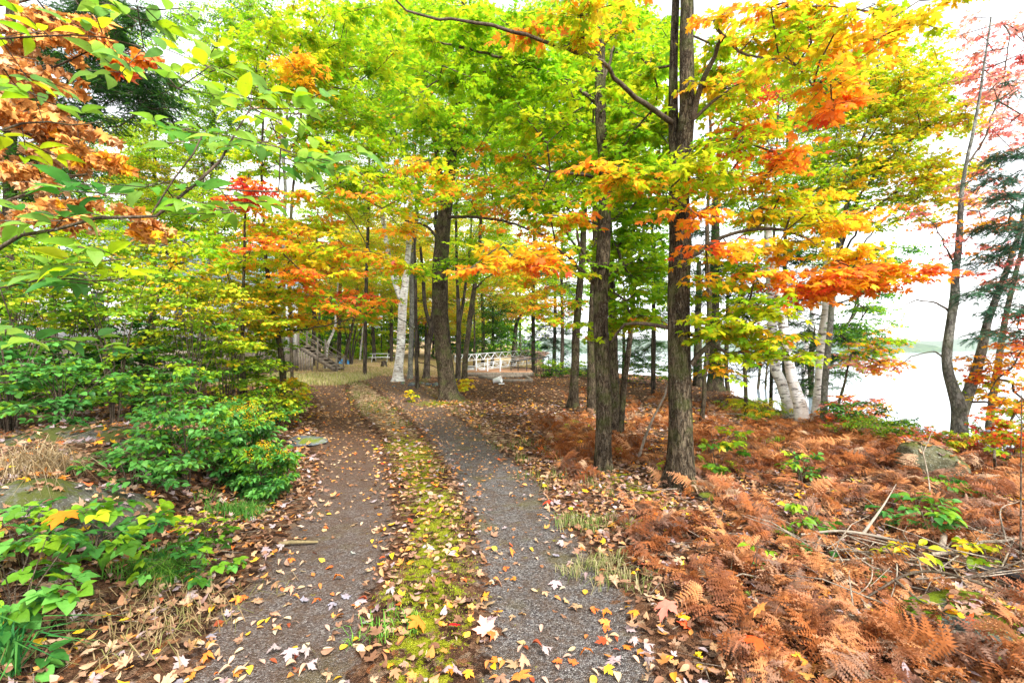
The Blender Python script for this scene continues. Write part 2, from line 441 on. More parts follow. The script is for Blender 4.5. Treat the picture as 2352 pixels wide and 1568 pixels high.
def bark(name, dark, mid, light, moss=.25, sc_=26, stretch=.16, bs=.8):
    m, n, o = mat(name)
    v = texco(n, (1, 1, stretch)); nz = noise(n, v, sc_, 6, .7)
    v2 = texco(n, (1, 1, 1)); n2 = noise(n, v2, 3.5, 3); n3 = noise(n, v2, 55, 3, .7)
    vo = n.nodes.new("ShaderNodeTexVoronoi"); vo.inputs['Scale'].default_value = sc_ * .9; vo.feature = 'DISTANCE_TO_EDGE'
    wv = n.nodes.new("ShaderNodeVectorMath"); wv.operation = 'MULTIPLY_ADD'
    n.links.new(nz.outputs['Color'], wv.inputs[0]); wv.inputs[1].default_value = (.11, .11, .11); n.links.new(v, wv.inputs[2]); n.links.new(wv.outputs[0], vo.inputs[0])
    hgt_ = math_(n, 'MULTIPLY_ADD', vo.outputs[0], 2.2, True); n.links.new(nz.outputs[0], n.nodes[-1].inputs[2])
    col = ramp_node(n, hgt_, [(.35, dark), (.62, mid), (.95, light)])
    lich = ramp_node(n, n3.outputs[0], [(.60, (0, 0, 0)), (.68, (1, 1, 1))])
    lf = math_(n, 'MULTIPLY', lich, .5); col = mixc(n, lf, col, (.34, .34, .28))
    mf = ramp_node(n, n2.outputs[0], [(.5, (0, 0, 0)), (.7, (1, 1, 1))]); mf2 = math_(n, 'MULTIPLY', mf, moss)
    n4 = noise(n, texco(n, (1, 1, .6)), 7, 4, .6); col = mixc(n, 1.0, col, ramp_node(n, n4.outputs[0], [(.35, (.5, .48, .46)), (.62, (1.15, 1.12, 1.05))]), 'MULTIPLY')
    col = mixc(n, mf2, col, (.10, .13, .03))
    principled(n, o, col, .95, spec=.04, nrm=bump(n, hgt_, bs, .02)); return m
BARK = bark("maple_bark", (.008, .006, .005), (.04, .029, .020), (.12, .095, .066), .5, 30, .24)
BARKF = bark("distant_bark", (.014, .010, .008), (.045, .034, .026), (.10, .08, .066), .2, 12)
BARKG = bark("grey_bark", (.05, .05, .045), (.12, .12, .108), (.23, .23, .21), .3, 22, .5, .5)
TWIG = bark("twig_bark", (.03, .022, .018), (.075, .055, .04), (.14, .11, .085), .15, 40, .4, .2)
DEADW = bark("dead_wood", (.08, .06, .05), (.20, .165, .13), (.34, .29, .24), .1, 40, .1, .3)
def birch_bark():
    m, n, o = mat("birch_bark")
    v = texco(n, (1, 1, 4.0)); nz = noise(n, v, 4.5, 5, .7); v1 = texco(n, (1, 1, 1)); n1 = noise(n, v1, 3, 4)
    fine = noise(n, texco(n, (1.5, 1.5, 9)), 16, 2)
    c = ramp_node(n, n1.outputs[0], [(.35, (.42, .36, .30)), (.5, (.66, .62, .57)), (.7, (.78, .76, .72))])
    l = ramp_node(n, nz.outputs[0], [(.41, (1, 1, 1)), (.47, (0, 0, 0))]); c = mixc(n, math_(n, 'MULTIPLY', l, .9), c, (.06, .045, .04))
    l2 = ramp_node(n, fine.outputs[0], [(.60, (0, 0, 0)), (.68, (1, 1, 1))]); c = mixc(n, math_(n, 'MULTIPLY', l2, .6), c, (.2, .16, .13))
    principled(n, o, c, .7, nrm=bump(n, nz.outputs[0], .4, .01)); return m
BIRCH = birch_bark()

def rock_mat(name, base, alt, moss, mosscol=(.13, .16, .02), sc_=4):
    m, n, o = mat(name); v = texco(n, (1, 1, 1)); a = noise(n, v, sc_, 7, .65); b = noise(n, v, sc_ * 9, 4, .7); c_ = noise(n, v, sc_ * .7, 5, .7)
    c = ramp_node(n, a.outputs[0], [(.3, tuple(x * .45 for x in base)), (.5, base), (.7, alt)])
    sp = ramp_node(n, b.outputs[0], [(.56, (0, 0, 0)), (.64, (1, 1, 1))]); c = mixc(n, math_(n, 'MULTIPLY', sp, .4), c, (.42, .46, .38))
    geo = n.nodes.new("ShaderNodeNewGeometry"); sx = n.nodes.new("ShaderNodeSeparateXYZ"); n.links.new(geo.outputs['Normal'], sx.inputs[0])
    mm = math_(n, 'ADD', math_(n, 'MULTIPLY', sx.outputs[2], .25), c_.outputs[0]); mm = ramp_node(n, mm, [(.68 - moss * .2, (0, 0, 0)), (.78 - moss * .2, (1, 1, 1))])
    c = mixc(n, mm, c, mosscol)
    hh = math_(n, 'ADD', a.outputs[0], math_(n, 'MULTIPLY', b.outputs[0], .4)); principled(n, o, c, .95, spec=.06, nrm=bump(n, hh, .9, .04)); return m
ROCK = rock_mat("lichen_rock", (.085, .08, .065), (.15, .145, .12), .12, (.07, .08, .02), 6)
BOULDER = rock_mat("boulder_stone", (.10, .095, .055), (.20, .185, .11), .15, (.08, .085, .025), 6)
SLAB = rock_mat("slab_stone", (.10, .11, .09), (.17, .18, .14), .12, (.13, .18, .012), 6)
GREYR = rock_mat("grey_stone", (.10, .11, .12), (.2, .21, .22), -.3)

def simple(name, col, rough=.6, metal=0, spec=.4, sc_=12, var=.25, bs=.15, stretch=(1, 1, 1)):
    m, n, o = mat(name); v = texco(n, stretch); a = noise(n, v, sc_, 5, .6)
    c = ramp_node(n, a.outputs[0], [(.3, tuple(x * (1 - var) for x in col)), (.7, tuple(min(1, x * (1 + var)) for x in col))])
    principled(n, o, c, rough, metal, spec, bump(n, a.outputs[0], bs, .01)); return m
WOODG = simple("weathered_grey_wood", (.20, .165, .13), .85, 0, .2, 9, .5, .4, (1, 1, 1))
WOODP = simple("pale_deck_wood", (.30, .24, .18), .85, 0, .2, 12, .4)
WHITE = simple("white_paint", (.78, .78, .76), .55, 0, .4, 6, .08)
ALU = simple("aluminium", (.76, .77, .79), .5, .15, .5, 20, .1)
BLACKM = simple("black_metal", (.02, .022, .025), .5, .2, .4)
CONC = simple("concrete", (.33, .33, .31), .9, 0, .2, 14, .25, .3)
TARP = simple("blue_tarp", (.05, .28, .62), .45, 0, .5, 6, .25, .4)
ROOFM = simple("grey_blue_roof", (.32, .40, .46), .7, 0, .3, 3, .2, .2)
DARKG = simple("dark_window_glass", (.06, .08, .10), .1, 0, .6, 2, .2)
GREEND = simple("green_door_paint", (.03, .14, .09), .5)
PLASTIC = simple("white_plastic", (.8, .8, .78), .35, 0, .5, 4, .04)
def siding():
    m, n, o = mat("white_siding"); t = n.nodes.new("ShaderNodeTexCoord"); s = n.nodes.new("ShaderNodeSeparateXYZ"); n.links.new(t.outputs['Object'], s.inputs[0])
    f = math_(n, 'FRACT', math_(n, 'MULTIPLY', s.outputs[2], 6.5)); c = ramp_node(n, f, [(.0, (.62, .64, .66)), (.06, (.72, .75, .79)), (.97, (.74, .77, .81)), (1, (.3, .31, .33))])
    principled(n, o, c, .6, nrm=bump(n, f, .6, .02)); return m
SIDING = siding()

def ground_mat():
    m, n, o = mat("forest_ground")
    at = {}
    for k in ('trk', 'moss', 'grass', 'brown'):
        a = n.nodes.new("ShaderNodeAttribute"); a.attribute_name = k; at[k] = a.outputs['Fac']
    v = texco(n, (1, 1, 1)); big = noise(n, v, 1.6, 4); mid = noise(n, v, 9, 5, .7); fine = noise(n, v, 60, 3, .7)
    # leaf litter: random leaf-sized cells
    vo = n.nodes.new("ShaderNodeTexVoronoi"); vo.inputs['Scale'].default_value = 22; wv = n.nodes.new("ShaderNodeVectorMath"); wv.operation = 'MULTIPLY_ADD'
    n.links.new(mid.outputs['Color'], wv.inputs[0]); wv.inputs[1].default_value = (.12, .12, .12); n.links.new(v, wv.inputs[2]); n.links.new(wv.outputs[0], vo.inputs[0])
    sr = n.nodes.new("ShaderNodeSeparateColor"); n.links.new(vo.outputs['Color'], sr.inputs[0])
    lit = ramp_node(n, sr.outputs[0], [(.0, (.035, .02, .013)), (.35, (.10, .052, .032)), (.6, (.17, .085, .045)), (.85, (.25, .17, .11)), (1, (.26, .09, .03))])
    sh = ramp_node(n, fine.outputs[0], [(.35, (.45, .45, .45)), (.6, (1, 1, 1))]); lit = mixc(n, 1.0, lit, sh, 'MULTIPLY')
    # gravel: grey stones
    v1 = n.nodes.new("ShaderNodeTexVoronoi"); v1.inputs['Scale'].default_value = 95; n.links.new(v, v1.inputs[0])
    v2 = n.nodes.new("ShaderNodeTexVoronoi"); v2.inputs['Scale'].default_value = 95; v2.feature = 'DISTANCE_TO_EDGE'; n.links.new(v, v2.inputs[0])
    s1 = n.nodes.new("ShaderNodeSeparateColor"); n.links.new(v1.outputs['Color'], s1.inputs[0])
    gr = ramp_node(n, s1.outputs[0], [(0, (.055, .052, .052)), (.4, (.155, .15, .15)), (.75, (.26, .252, .245)), (1, (.40, .39, .37))])
    ed = ramp_node(n, v2.outputs[0], [(.0, (.35, .33, .32)), (.12, (1, 1, 1))]); gr = mixc(n, 1.0, gr, ed, 'MULTIPLY')
    gb = ramp_node(n, mid.outputs[0], [(.45, (0, 0, 0)), (.62, (1, 1, 1))]); gr = mixc(n, math_(n, 'MULTIPLY', gb, .55), gr, (.12, .075, .045))
    pz = noise(n, v, 3.1, 4, .6); gp = ramp_node(n, pz.outputs[0], [(.42, (0, 0, 0)), (.6, (1, 1, 1))]); gr = mixc(n, math_(n, 'MULTIPLY', gp, .28), gr, (.085, .06, .04))
    gm = ramp_node(n, big.outputs[0], [(.56, (0, 0, 0)), (.66, (1, 1, 1))]); gr = mixc(n, math_(n, 'MULTIPLY', gm, .35), gr, (.16, .15, .03))
    needle = mixc(n, at['brown'], gr, mixc(n, fine.outputs[0], (.07, .038, .024), (.24, .14, .09)))
    # moss
    ms = ramp_node(n, mid.outputs[0], [(.3, (.06, .07, .006)), (.5, (.19, .21, .01)), (.7, (.34, .33, .03))])
    gs = ramp_node(n, mid.outputs[0], [(.3, (.14, .10, .04)), (.5, (.36, .24, .12)), (.7, (.68, .53, .36))])
    def edge(a, k, lo=.42, hi=.58):
        s = math_(n, 'ADD', a, math_(n, 'MULTIPLY', math_(n, 'SUBTRACT', mid.outputs[0], .5), k)); return ramp_node(n, s, [(lo, (0, 0, 0)), (hi, (1, 1, 1))])
    c = mixc(n, edge(at['grass'], 1.6), lit, gs)
    c = mixc(n, edge(at['trk'], 2.2, .40, .62), c, needle)
    c = mixc(n, edge(at['moss'], 2.6), c, ms)
    hh = math_(n, 'ADD', math_(n, 'MULTIPLY', v2.outputs[0], 1.0), math_(n, 'MULTIPLY', fine.outputs[0], .6)); hh = math_(n, 'ADD', hh, math_(n, 'MULTIPLY', mid.outputs[0], 1.2))
    principled(n, o, c, 1.0, spec=.02, nrm=bump(n, hh, 1.0, .025)); return m
GROUND = ground_mat()

# ------------------------------------------------------------------ ground, water, far shore
def build_ground():
    xs = np.concatenate([-np.geomspace(600, 7, 60)[:-1], np.arange(-7, 9.5, .06), np.geomspace(9.6, 1500, 60)])
    ys = np.concatenate([-np.geomspace(200, 1, 30)[:-1], np.arange(-1, 1.6, .2), np.arange(1.6, 9, .05), np.geomspace(9.05, 300, 170), [400, 600, 900]])
    X, Y = np.meshgrid(xs, ys); Z = hgt(X, Y)
    V = np.stack([X, Y, Z], -1).reshape(-1, 3); ny, nx = X.shape
    i = (np.arange(ny - 1)[:, None] * nx + np.arange(nx - 1)[None]).ravel()
    Fc = np.stack([i, i + 1, i + nx + 1, i + nx], 1)
    o = build('ground', [(V, Fc, None)], GROUND, smooth=True)
    tag(o, 'leaf strewn forest floor with a rutted gravel track running through it', 'ground', kind='structure')
    x, y = X.ravel(), Y.ravel(); L, R, med, e = tracks(x, y); t = np.maximum(L, R)
    trk = sstep(-.22, .18, t) * (1 - sstep(24, 30, y)) * .95
    moss = sstep(-.05, .35, med) * (1 - sstep(7.5, 10, y)) * .56
    moss = np.maximum(moss, .6 * np.exp(-((x - 1.35 + .28 * (y - 5.6)) ** 2 / .05 + (y - 5.6) ** 2 / 2)))
    moss = np.maximum(moss, .8 * np.exp(-(((x + 2.1) / .9) ** 2 + ((y - 13.8) / .8) ** 2)))
    # grass: median further off, verge of the right track, clearing beyond
    gr = sstep(0, .3, med) * sstep(6, 9, y) * (1 - sstep(19, 24, y)) * .52
    gr = np.maximum(gr, sstep(-.8, -.2, R) * (x > e[3]) * sstep(5.5, 8, y) * (1 - sstep(19, 24, y)) * .45)
    gr = np.maximum(gr, sstep(21, 25, y) * .75 * (x < 0))
    brown = np.clip(sstep(6, 14, y) * .6 + (L > R) * (.22 + sstep(3, 7, y) * .4) + .1, 0, .92)
    for k, a in (('trk', trk), ('moss', moss), ('grass', gr), ('brown', brown)):
        at = o.data.attributes.new(k, 'FLOAT', 'POINT'); at.data.foreach_set('value', a.astype(np.float32))
build_ground()

def water():
    m, n, o = mat("lake_water"); v = texco(n, (1, 1, 1)); a = noise(n, texco(n, (1, .35, 1)), 1.2, 3)
    principled(n, o, (.16, .22, .27), .08, spec=.5, nrm=bump(n, a.outputs[0], .06, .05))
    xs = np.concatenate([np.arange(-40, 60, 10), np.geomspace(60, 3000, 12)]); ys = np.concatenate([np.arange(-60, 80, 10), np.geomspace(80, 2600, 12)])
    X, Y = np.meshgrid(xs, ys); V = np.stack([X, Y, 0 * X + WATER_Z], -1).reshape(-1, 3); ny, nx = X.shape
    i = (np.arange(ny - 1)[:, None] * nx + np.arange(nx - 1)[None]).ravel()
    tag(build('lake', [(V, np.stack([i, i + 1, i + nx + 1, i + nx], 1), None)], m), 'still pale lake mirroring the white sky', 'lake', kind='structure')
water()

def hills(name, label, x0, x1, y, hmax, seed, depth=160, step=6):
    m, n, o = mat(name + "_trees"); a = noise(n, texco(n, (1, 1, 1)), .12, 4, .7)
    principled(n, o, ramp_node(n, a.outputs[0], [(.35, (.05, .09, .06)), (.6, (.10, .15, .08)), (.75, (.2, .17, .07))]), 1, spec=0, nrm=bump(n, a.outputs[0], 1, 3))
    xs = np.arange(x0, x1, step); t = (xs - x0) / (x1 - x0); env = sstep(0, .12, t) * sstep(1, .88, t)
    H = hmax * env * (.55 + .6 * vnoise(xs / 160, 0 * xs, seed) + .18 * vnoise(xs / 22, 0 * xs, seed + 1)) + env * 2.5 * vnoise(xs / 6., 0 * xs, seed + 2)
    prof = [(-.45, 0), (-.43, .35), (-.3, .7), (-.1, .95), (.05, 1), (.3, .6), (.5, 0)]
    V = np.array([[x, y + p[0] * depth, WATER_Z - .3 + h * p[1]] for p in prof for x, h in zip(xs, H)]); nx = len(xs)
    i = (np.arange(len(prof) - 1)[:, None] * nx + np.arange(nx - 1)[None]).ravel()
    tag(build(name, [(V, np.stack([i, i + 1, i + nx + 1, i + nx], 1), None)], m), label, 'far shore', kind='structure')
hills('headland_hill', 'low wooded headland across the lake', 560, 690, 760, 17, 3, 120)
hills('far_hills', 'faint wooded hills along the far shore of the lake', -700, 2600, 1700, 40, 8, 500, 14)

# ------------------------------------------------------------------ tree engine
def clusters(c, d, r, k, npair, size, T, pal, cid_coh=.45, tilt=.5, droop=.35, petiole=.45, updown=(-.25, .22), edge=None, tw_r=.0022, npalt=None):
    """twigs and leaves of clusters centred at c (n,3), outward direction d (n,3)"""
    n = len(c); az = np.arctan2(d[:, 1], d[:, 0])
    a = az[:, None] + rng.uniform(-1.5, 1.5, (n, k)) + (rng.random((n, k)) < .2) * math.pi
    sl = rng.uniform(updown[0], updown[1], (n, k)); L = r * rng.uniform(.55, 1.15, (n, k))
    td = np.stack([np.cos(a) * np.cos(sl), np.sin(a) * np.cos(sl), np.sin(sl)], -1)
    base = c[:, None] - d[:, None] * r * .25 + rng.normal(0, .04, (n, k, 3)) * [1, 1, .6] * (r / .35)
    end = base + td * L[..., None]; end[..., 2] -= .12 * L
    j = (np.arange(npair) + .6) / npair
    q = base[:, :, None] + (end - base)[:, :, None] * j[None, None, :, None]              # n,k,np,3
    q = np.repeat(q[:, :, :, None], 2, 3)
    s = np.array([1, -1.]); ang = a[:, :, None, None] + s[None, None, None] * (rng.uniform(.5, 1.25, (n, k, npair, 2)) * (1.1 - .6 * j)[None, None, :, None])
    dz = -rng.normal(droop, .3, ang.shape)
    tip = norm(np.stack([np.cos(ang), np.sin(ang), dz], -1)); sz = size * rng.uniform(.6, 1.2, ang.shape)
    pos = q + tip * (size * petiole * rng.uniform(.4, 1.3, ang.shape))[..., None]
    nr = np.stack([rng.normal(0, tilt, ang.shape), rng.normal(0, tilt, ang.shape), np.ones(ang.shape)], -1)
    cid = np.broadcast_to(np.arange(n)[:, None, None, None], ang.shape).ravel()
    N = ang.size; col = palette(pal, N, cid, cid_coh)
    if edge: c2 = palette(edge, N, cid, .5); mx = rng.random(N) ** 4 * .9
    else: c2 = mx = None
    lv = stamp(T, pos.reshape(-1, 3), tip.reshape(-1, 3), nr.reshape(-1, 3), sz.ravel(), col, c2, mx)
    tw = prisms(base.reshape(-1, 3), end.reshape(-1, 3), tw_r, tw_r * .5, 3) if tw_r else None
    return lv, tw

def graph(seeds, seedlen, att, maxr, rt, bow=.12, updown=.8, jit=.05, step=.3):
    """join attractors to the trunk by shortest sensible branches; returns segments and outward directions"""
    pos = [np.array(p) for p in seeds]; par = [-1] * len(pos); ln = list(seedlen); ns = len(pos)
    d0 = np.linalg.norm(att[:, None] - np.array(seeds)[None], axis=2).min(1); order = np.argsort(d0)
    cap = len(seeds) + len(att) * 14; PP = np.zeros((cap, 3)); PP[:ns] = seeds; LL = np.zeros(cap); LL[:ns] = seedlen; n = ns; par = np.full(cap, -1); cnt = np.zeros(cap)
    dirs = np.zeros((len(att), 3))
    for ai in order:
        a = att[ai]; dv = a - PP[:n]; d = np.linalg.norm(dv, axis=1)
        hor = np.hypot(dv[:, 0], dv[:, 1])
        cost = d + .30 * LL[:n] + updown * np.maximum(0, -dv[:, 2] - .15 - .25 * hor) + .25 * np.maximum(0, dv[:, 2] - hor)
        b = int(np.argmin(cost)); k = max(1, min(12, int(d[b] / step)))
        p0 = PP[b].copy(); cur = b; side = np.cross(a - p0, [0, 0, 1.]); side = side / (np.linalg.norm(side) + 1e-6) * rng.normal(0, .06) * d[b]
        for i in range(1, k + 1):
            t = i / k; q = p0 + (a - p0) * t + (side + np.array([0, 0, bow * hor[b]])) * math.sin(math.pi * t) 
            if i < k: q = q + rng.normal(0, jit, 3) * step
            PP[n] = q; par[n] = cur; LL[n] = LL[cur] + np.linalg.norm(q - PP[cur]); cur = n; n += 1
            if n >= cap - 2: break
        cnt[cur] += 1; dd = PP[cur] - PP[par[cur]]; dirs[ai] = dd / (np.linalg.norm(dd) + 1e-9)
    for i in range(n - 1, ns - 1, -1): cnt[par[i]] += cnt[i]
    idx = np.arange(ns, n); pr = par[idx]
    rad = rt * np.maximum(cnt, 1) ** .42
    rp = np.where(pr < ns, rad[idx], rad[pr]); rp = np.minimum(rp, rad[idx] * 1.35); ra = np.minimum(rp, maxr); rb = np.minimum(rad[idx], maxr)
    return PP[pr], PP[idx], ra, rb, dirs, cnt[:ns]

LEAFCOUNT = 0; COV = 1.25
def tree(name, label, cat='tree', trunks=(), limbs=(), blobs=(), y0=None, T=MAPLE, leafm=None, size=.105, r=.36, k=6, npair=4, barkm=None, limbm=None, nside=14, rough=.07, flare=.35,
         group=None, edge=None, seedz=1.6, rt=.0052, tilt=.5, droop=.35, updown=(-.25, .22), crown='crown', bow=.12, base=None, petiole=.45, cov=1.0, maxseg=.04, kk=1.0, trunkname='trunk'):
    global LEAFCOUNT
    barkm = barkm or BARK; leafm = leafm or LEAF; limbm = limbm or TWIG
    if trunks:
        u, v = trunks[0][0][0], trunks[0][0][1]
        g = G(u, v) if y0 is None else P(u, v, y0)
        if y0 is not None: g[2] = float(hgt(g[0], g[1]))
        root = g.copy() if base is None else np.array(base, float)
    else: root = np.array(base, float); g = root
    yb = g[1]; e = empty(name, root, label, cat, group)
    tp = []; seeds = []; sl = []
    for ti, tr in enumerate(trunks):
        pts = []
        for q in tr:
            dy = q[3] if len(q) > 3 else 0
            p = P(q[0], q[1], yb + dy); pts.append([*p, q[2] / 2 / F * (yb + dy)])
        pts = np.array(pts)
        if ti == 0: pts[0, 2] = float(hgt(pts[0, 0], pts[0, 1])) - .08; 
        rs = crom(pts, .09 if yb < 9 else .25)
        rs[:, 3] = np.maximum(rs[:, 3], .004)
        if nside >= 10 and ti == 0: rs[:, 0] += fbm(rs[:, 2] * 1.3, rs[:, 2] * 0 + yb, 4) * .06
        tp += tubes(rs[:, :3], rs[:, 3], nside if ti == 0 else max(6, nside - 4), rough, seed=int(yb * 10) + ti, flare=flare if ti == 0 else 0)
        z0 = root[2] + seedz
        ss = crom(pts, .3)
        for p in ss:
            if p[2] > z0: seeds.append(p[:3]); sl.append(max(0, (p[2] - z0)) * .05)
    if tp: build(trunkname, tp, barkm, e, root, smooth=True)
    lp = []
    for lb in limbs:
        pts = np.array([[*P(q[0], q[1], q[2]), q[3] / 2 / F * q[2]] for q in lb]); rs = crom(pts, .1); rs[:, 3] = np.maximum(rs[:, 3], .003)
        rs[1:-1, :3] += rng.normal(0, .008, (len(rs) - 2, 3))
        lp += tubes(rs[:, :3], rs[:, 3], 6, .06, 3)
        ss = crom(pts, .22); L = 0
        for i, p in enumerate(ss):
            if i: L += np.linalg.norm(ss[i, :3] - ss[i - 1, :3])
            seeds.append(p[:3]); sl.append(L * .15)
    lv = []; tw = []; att = []; pal = []
    for b in blobs:
        bu, bv, by, ru, rv, ry, cv, pl = b[:8]
        eff = k * npair * 2 * (.88 * size) ** 2 * (.5 if T is not SHOOT and T is not PINE else .3) * .45 * (F / by) ** 2; n = max(2, int(round(cov * COV * cv * math.pi * ru * rv / eff)))
        rad = np.sqrt(rng.random(n)); th = rng.uniform(0, 2 * math.pi, n)
        uu = bu + ru * rad * np.cos(th); vv = bv + rv * rad * np.sin(th); yy = by + rng.uniform(-1, 1, n) * ry
        p = P(uu, vv, yy); att.append(p); pal += [(pl, n)]
    if att:
        A = np.concatenate(att)
        gz = hgt(A[:, 0], A[:, 1]); A[:, 2] = np.maximum(A[:, 2], gz + .15)
        PA, PB, ra, rb, dirs, _ = graph(np.array(seeds), np.array(sl), A, maxseg, rt, bow)
        lp.append(prisms(PA, PB, ra, rb, 5 if yb < 9 else 3)); i0 = 0
        hd = dirs.copy(); hd[:, 2] *= .3; hd = norm(hd + 1e-6)
        for pl, n in pal:
            l, t = clusters(A[i0:i0 + n], hd[i0:i0 + n], r, max(2, int(k * kk)), npair, size, T, pl, tilt=tilt, droop=droop, updown=updown, edge=edge, petiole=petiole, tw_r=.003 if yb < 16 else .005)
            lv += l; tw.append(t); i0 += n
            LEAFCOUNT += n * k * npair * 2
    if tp and (lp or tw): 
        sd_ = crom(np.array([[*P(q[0], q[1], yb)] for q in trunks[0]]), 50); zz = [p for p in sd_ if p[2] > root[2] + .5]
        if len(zz) > 1: lp.append(prisms(zz[:-1], zz[1:], .003, .003, 3))      # thin unseen core added inside the trunk to join the branch pieces
    if lp or tw: build('branches', lp + tw, limbm, e, root)
    if lv: build(crown, lv, leafm, e, root)
    return e

# ------------------------------------------------------------------ the trees in front
tree('sugar_maple', 'thickest dark furrowed maple trunk, forking high, right of the track', trunks=[
    [(1563, 1122, 52), (1562, 1000, 50), (1560, 800, 50), (1562, 600, 48), (1557, 450, 44), (1577, 280, 35), (1578, 150, 31), (1579, 0, 28), (1580, -160, 24)],
    [(1556, 480, 26, .03), (1547, 300, 21, .12), (1547, 150, 19, .15), (1552, 0, 17, .15), (1556, -140, 14, .1)]],
  limbs=[
    [(1590, 275, 5.25, 15), (1608, 205, 5.15, 13), (1640, 130, 5.0, 11), (1663, 85, 4.8, 9), (1700, 118, 4.6, 6), (1768, 135, 4.4, 5), (1830, 150, 4.2, 4), (1868, 200, 4.1, 3)],
    [(1663, 85, 4.8, 8), (1640, 45, 4.7, 6), (1700, 20, 4.5, 5), (1800, 10, 4.3, 4), (1960, 20, 4.2, 3)],
    [(1596, 272, 5.25, 9), (1633, 236, 5.2, 7), (1668, 210, 5.1, 5), (1740, 170, 5, 4)],
    [(1548, 285, 5.4, 13), (1499, 252, 5.2, 12), (1444, 210, 5.0, 11), (1399, 160, 4.8, 10), (1364, 135, 4.7, 10), (1299, 112, 4.5, 9), (1234, 90, 4.3, 8), (1164, 72, 4.2, 8), (1094, 52, 4.1, 7), (1009, 45, 4.0, 6), (934, 25, 3.9, 5), (904, -5, 3.8, 4)],
    [(1534, 752, 5.3, 10), (1484, 745, 5.4, 9), (1434, 746, 5.5, 7), (1404, 786, 5.6, 5)],
    [(1587, 838, 5.25, 13), (1614, 802, 5.2, 11), (1634, 786, 5.2, 9), (1672, 810, 5.2, 7), (1718, 822, 5.2, 6), (1754, 828, 5.2, 5), (1830, 820, 5.1, 3)],
    [(1585, 768, 5.3, 9), (1618, 778, 5.3, 7), (1670, 760, 5.3, 5), (1720, 700, 5.3, 4)],
    [(1586, 590, 5.3, 12), (1660, 545, 5.3, 9), (1740, 525, 5.25, 8), (1803, 532, 5.2, 7), (1868, 557, 5.2, 6), (1918, 592, 5.2, 5), (1960, 618, 5.2, 4), (2060, 628, 5.2, 3)],
    [(1540, 420, 5.3, 8), (1500, 405, 4.9, 6), (1440, 400, 4.6, 4)],
    [(1588, 340, 5.25, 9), (1650, 320, 5.3, 7), (1720, 330, 5.4, 5)]],
  blobs=[
    (1420, 25, 4.2, 150, 40, .4, .8, 'Y:4 O:3 YG:5'), (1330, 75, 4.3, 90, 30, .3, .6, 'YG:5 O:1'), (1240, 60, 4.2, 100, 50, .4, .8, 'YG G O'),
    (1560, 420, 4.7, 150, 60, .35, 1.3, 'YG:6 G:3 O:1'), (1400, 385, 4.4, 100, 28, .2, 1.1, 'O:5 Y:3 YG:3'), (1470, 330, 5.9, 100, 70, .4, 1.0, 'G:5 YG:5'),
    (1650, 335, 4.8, 90, 30, .3, 1, 'YG G'), (1490, 220, 6.1, 100, 110, .5, 1.0, 'G:6 YG:3'),
    (1618, 500, 4.4, 75, 26, .2, .9, 'O:5 RO:2 YG:3'), (1640, 545, 4.3, 50, 20, .2, .9, 'O:5 RO:3'),
    (1740, 330, 5.3, 95, 50, .4, 1.1, 'RO:4 O:4 YG:3'), (1780, 380, 5.4, 60, 28, .3, 1.0, 'RO:6 O:4'), (1690, 230, 5.3, 90, 60, .5, 1.0, 'O:2 Y:4 YG:6'),
    (1880, 25, 4.2, 220, 45, .5, 1.1, 'Y:4 YG:5 O:2'), (1760, 60, 4.5, 120, 55, .4, 1, 'YG:4 Y:3 O:4'), (1830, 125, 4.1, 110, 40, .3, .8, 'O:4 Y:4 YG:4'),
    (1880, 210, 4.0, 80, 45, .3, .8, 'O:7 Y:4'), (1930, 240, 4.0, 40, 25, .2, .7, 'O:8 RO:1'), (2030, 95, 4.2, 100, 28, .3, 1.0, 'O:7 Y:2'), (2150, 20, 4.1, 90, 28, .3, .9, 'YG Y'),
    (1670, 140, 5.7, 60, 110, .3, .9, 'YG:4 G:4 O:2'), (1690, 430, 5.4, 100, 60, .5, 1.1, 'YG:6 O:2'), (1850, 430, 5.4, 70, 40, .4, .8, 'YG Y O'),
    (1680, 610, 5.1, 80, 60, .4, 1.1, 'YG:6 G:3 O:2'), (1690, 700, 5.2, 100, 60, .4, 1.3, 'G:5 YG:6 O:1'), (1720, 770, 5.2, 120, 40, .35, 1.2, 'G:6 YG:6 O:1'), (1650, 830, 5.2, 50, 22, .2, .6, 'YG:6 G:2 O:1'), (1800, 800, 5.1, 70, 30, .2, .8, 'YG:6 O:1 G:4'),
    (1840, 485, 5.2, 120, 40, .35, 1.0, 'Y:4 O:2 YG:5'), (1900, 570, 5.25, 170, 26, .35, 1.3, 'Y:5 O:5 YG:1'),
    (1880, 640, 5.2, 150, 30, .35, 1.6, 'O:7 RO:4 Y:2'), (2060, 622, 5.2, 130, 22, .3, 1.7, 'O:6 RO:5'), (1960, 660, 5.2, 120, 22, .3, 1.3, 'RO:6 O:5'), (1830, 690, 5.1, 60, 22, .2, 1.0, 'RO:6 O:5'),
    (1950, 500, 5.5, 80, 40, .3, .8, 'O:6 Y:3')],
  edge='O:5 Y:1 RO:1', size=.085, kk=1.0, flare=.7, nside=44, rough=.09)

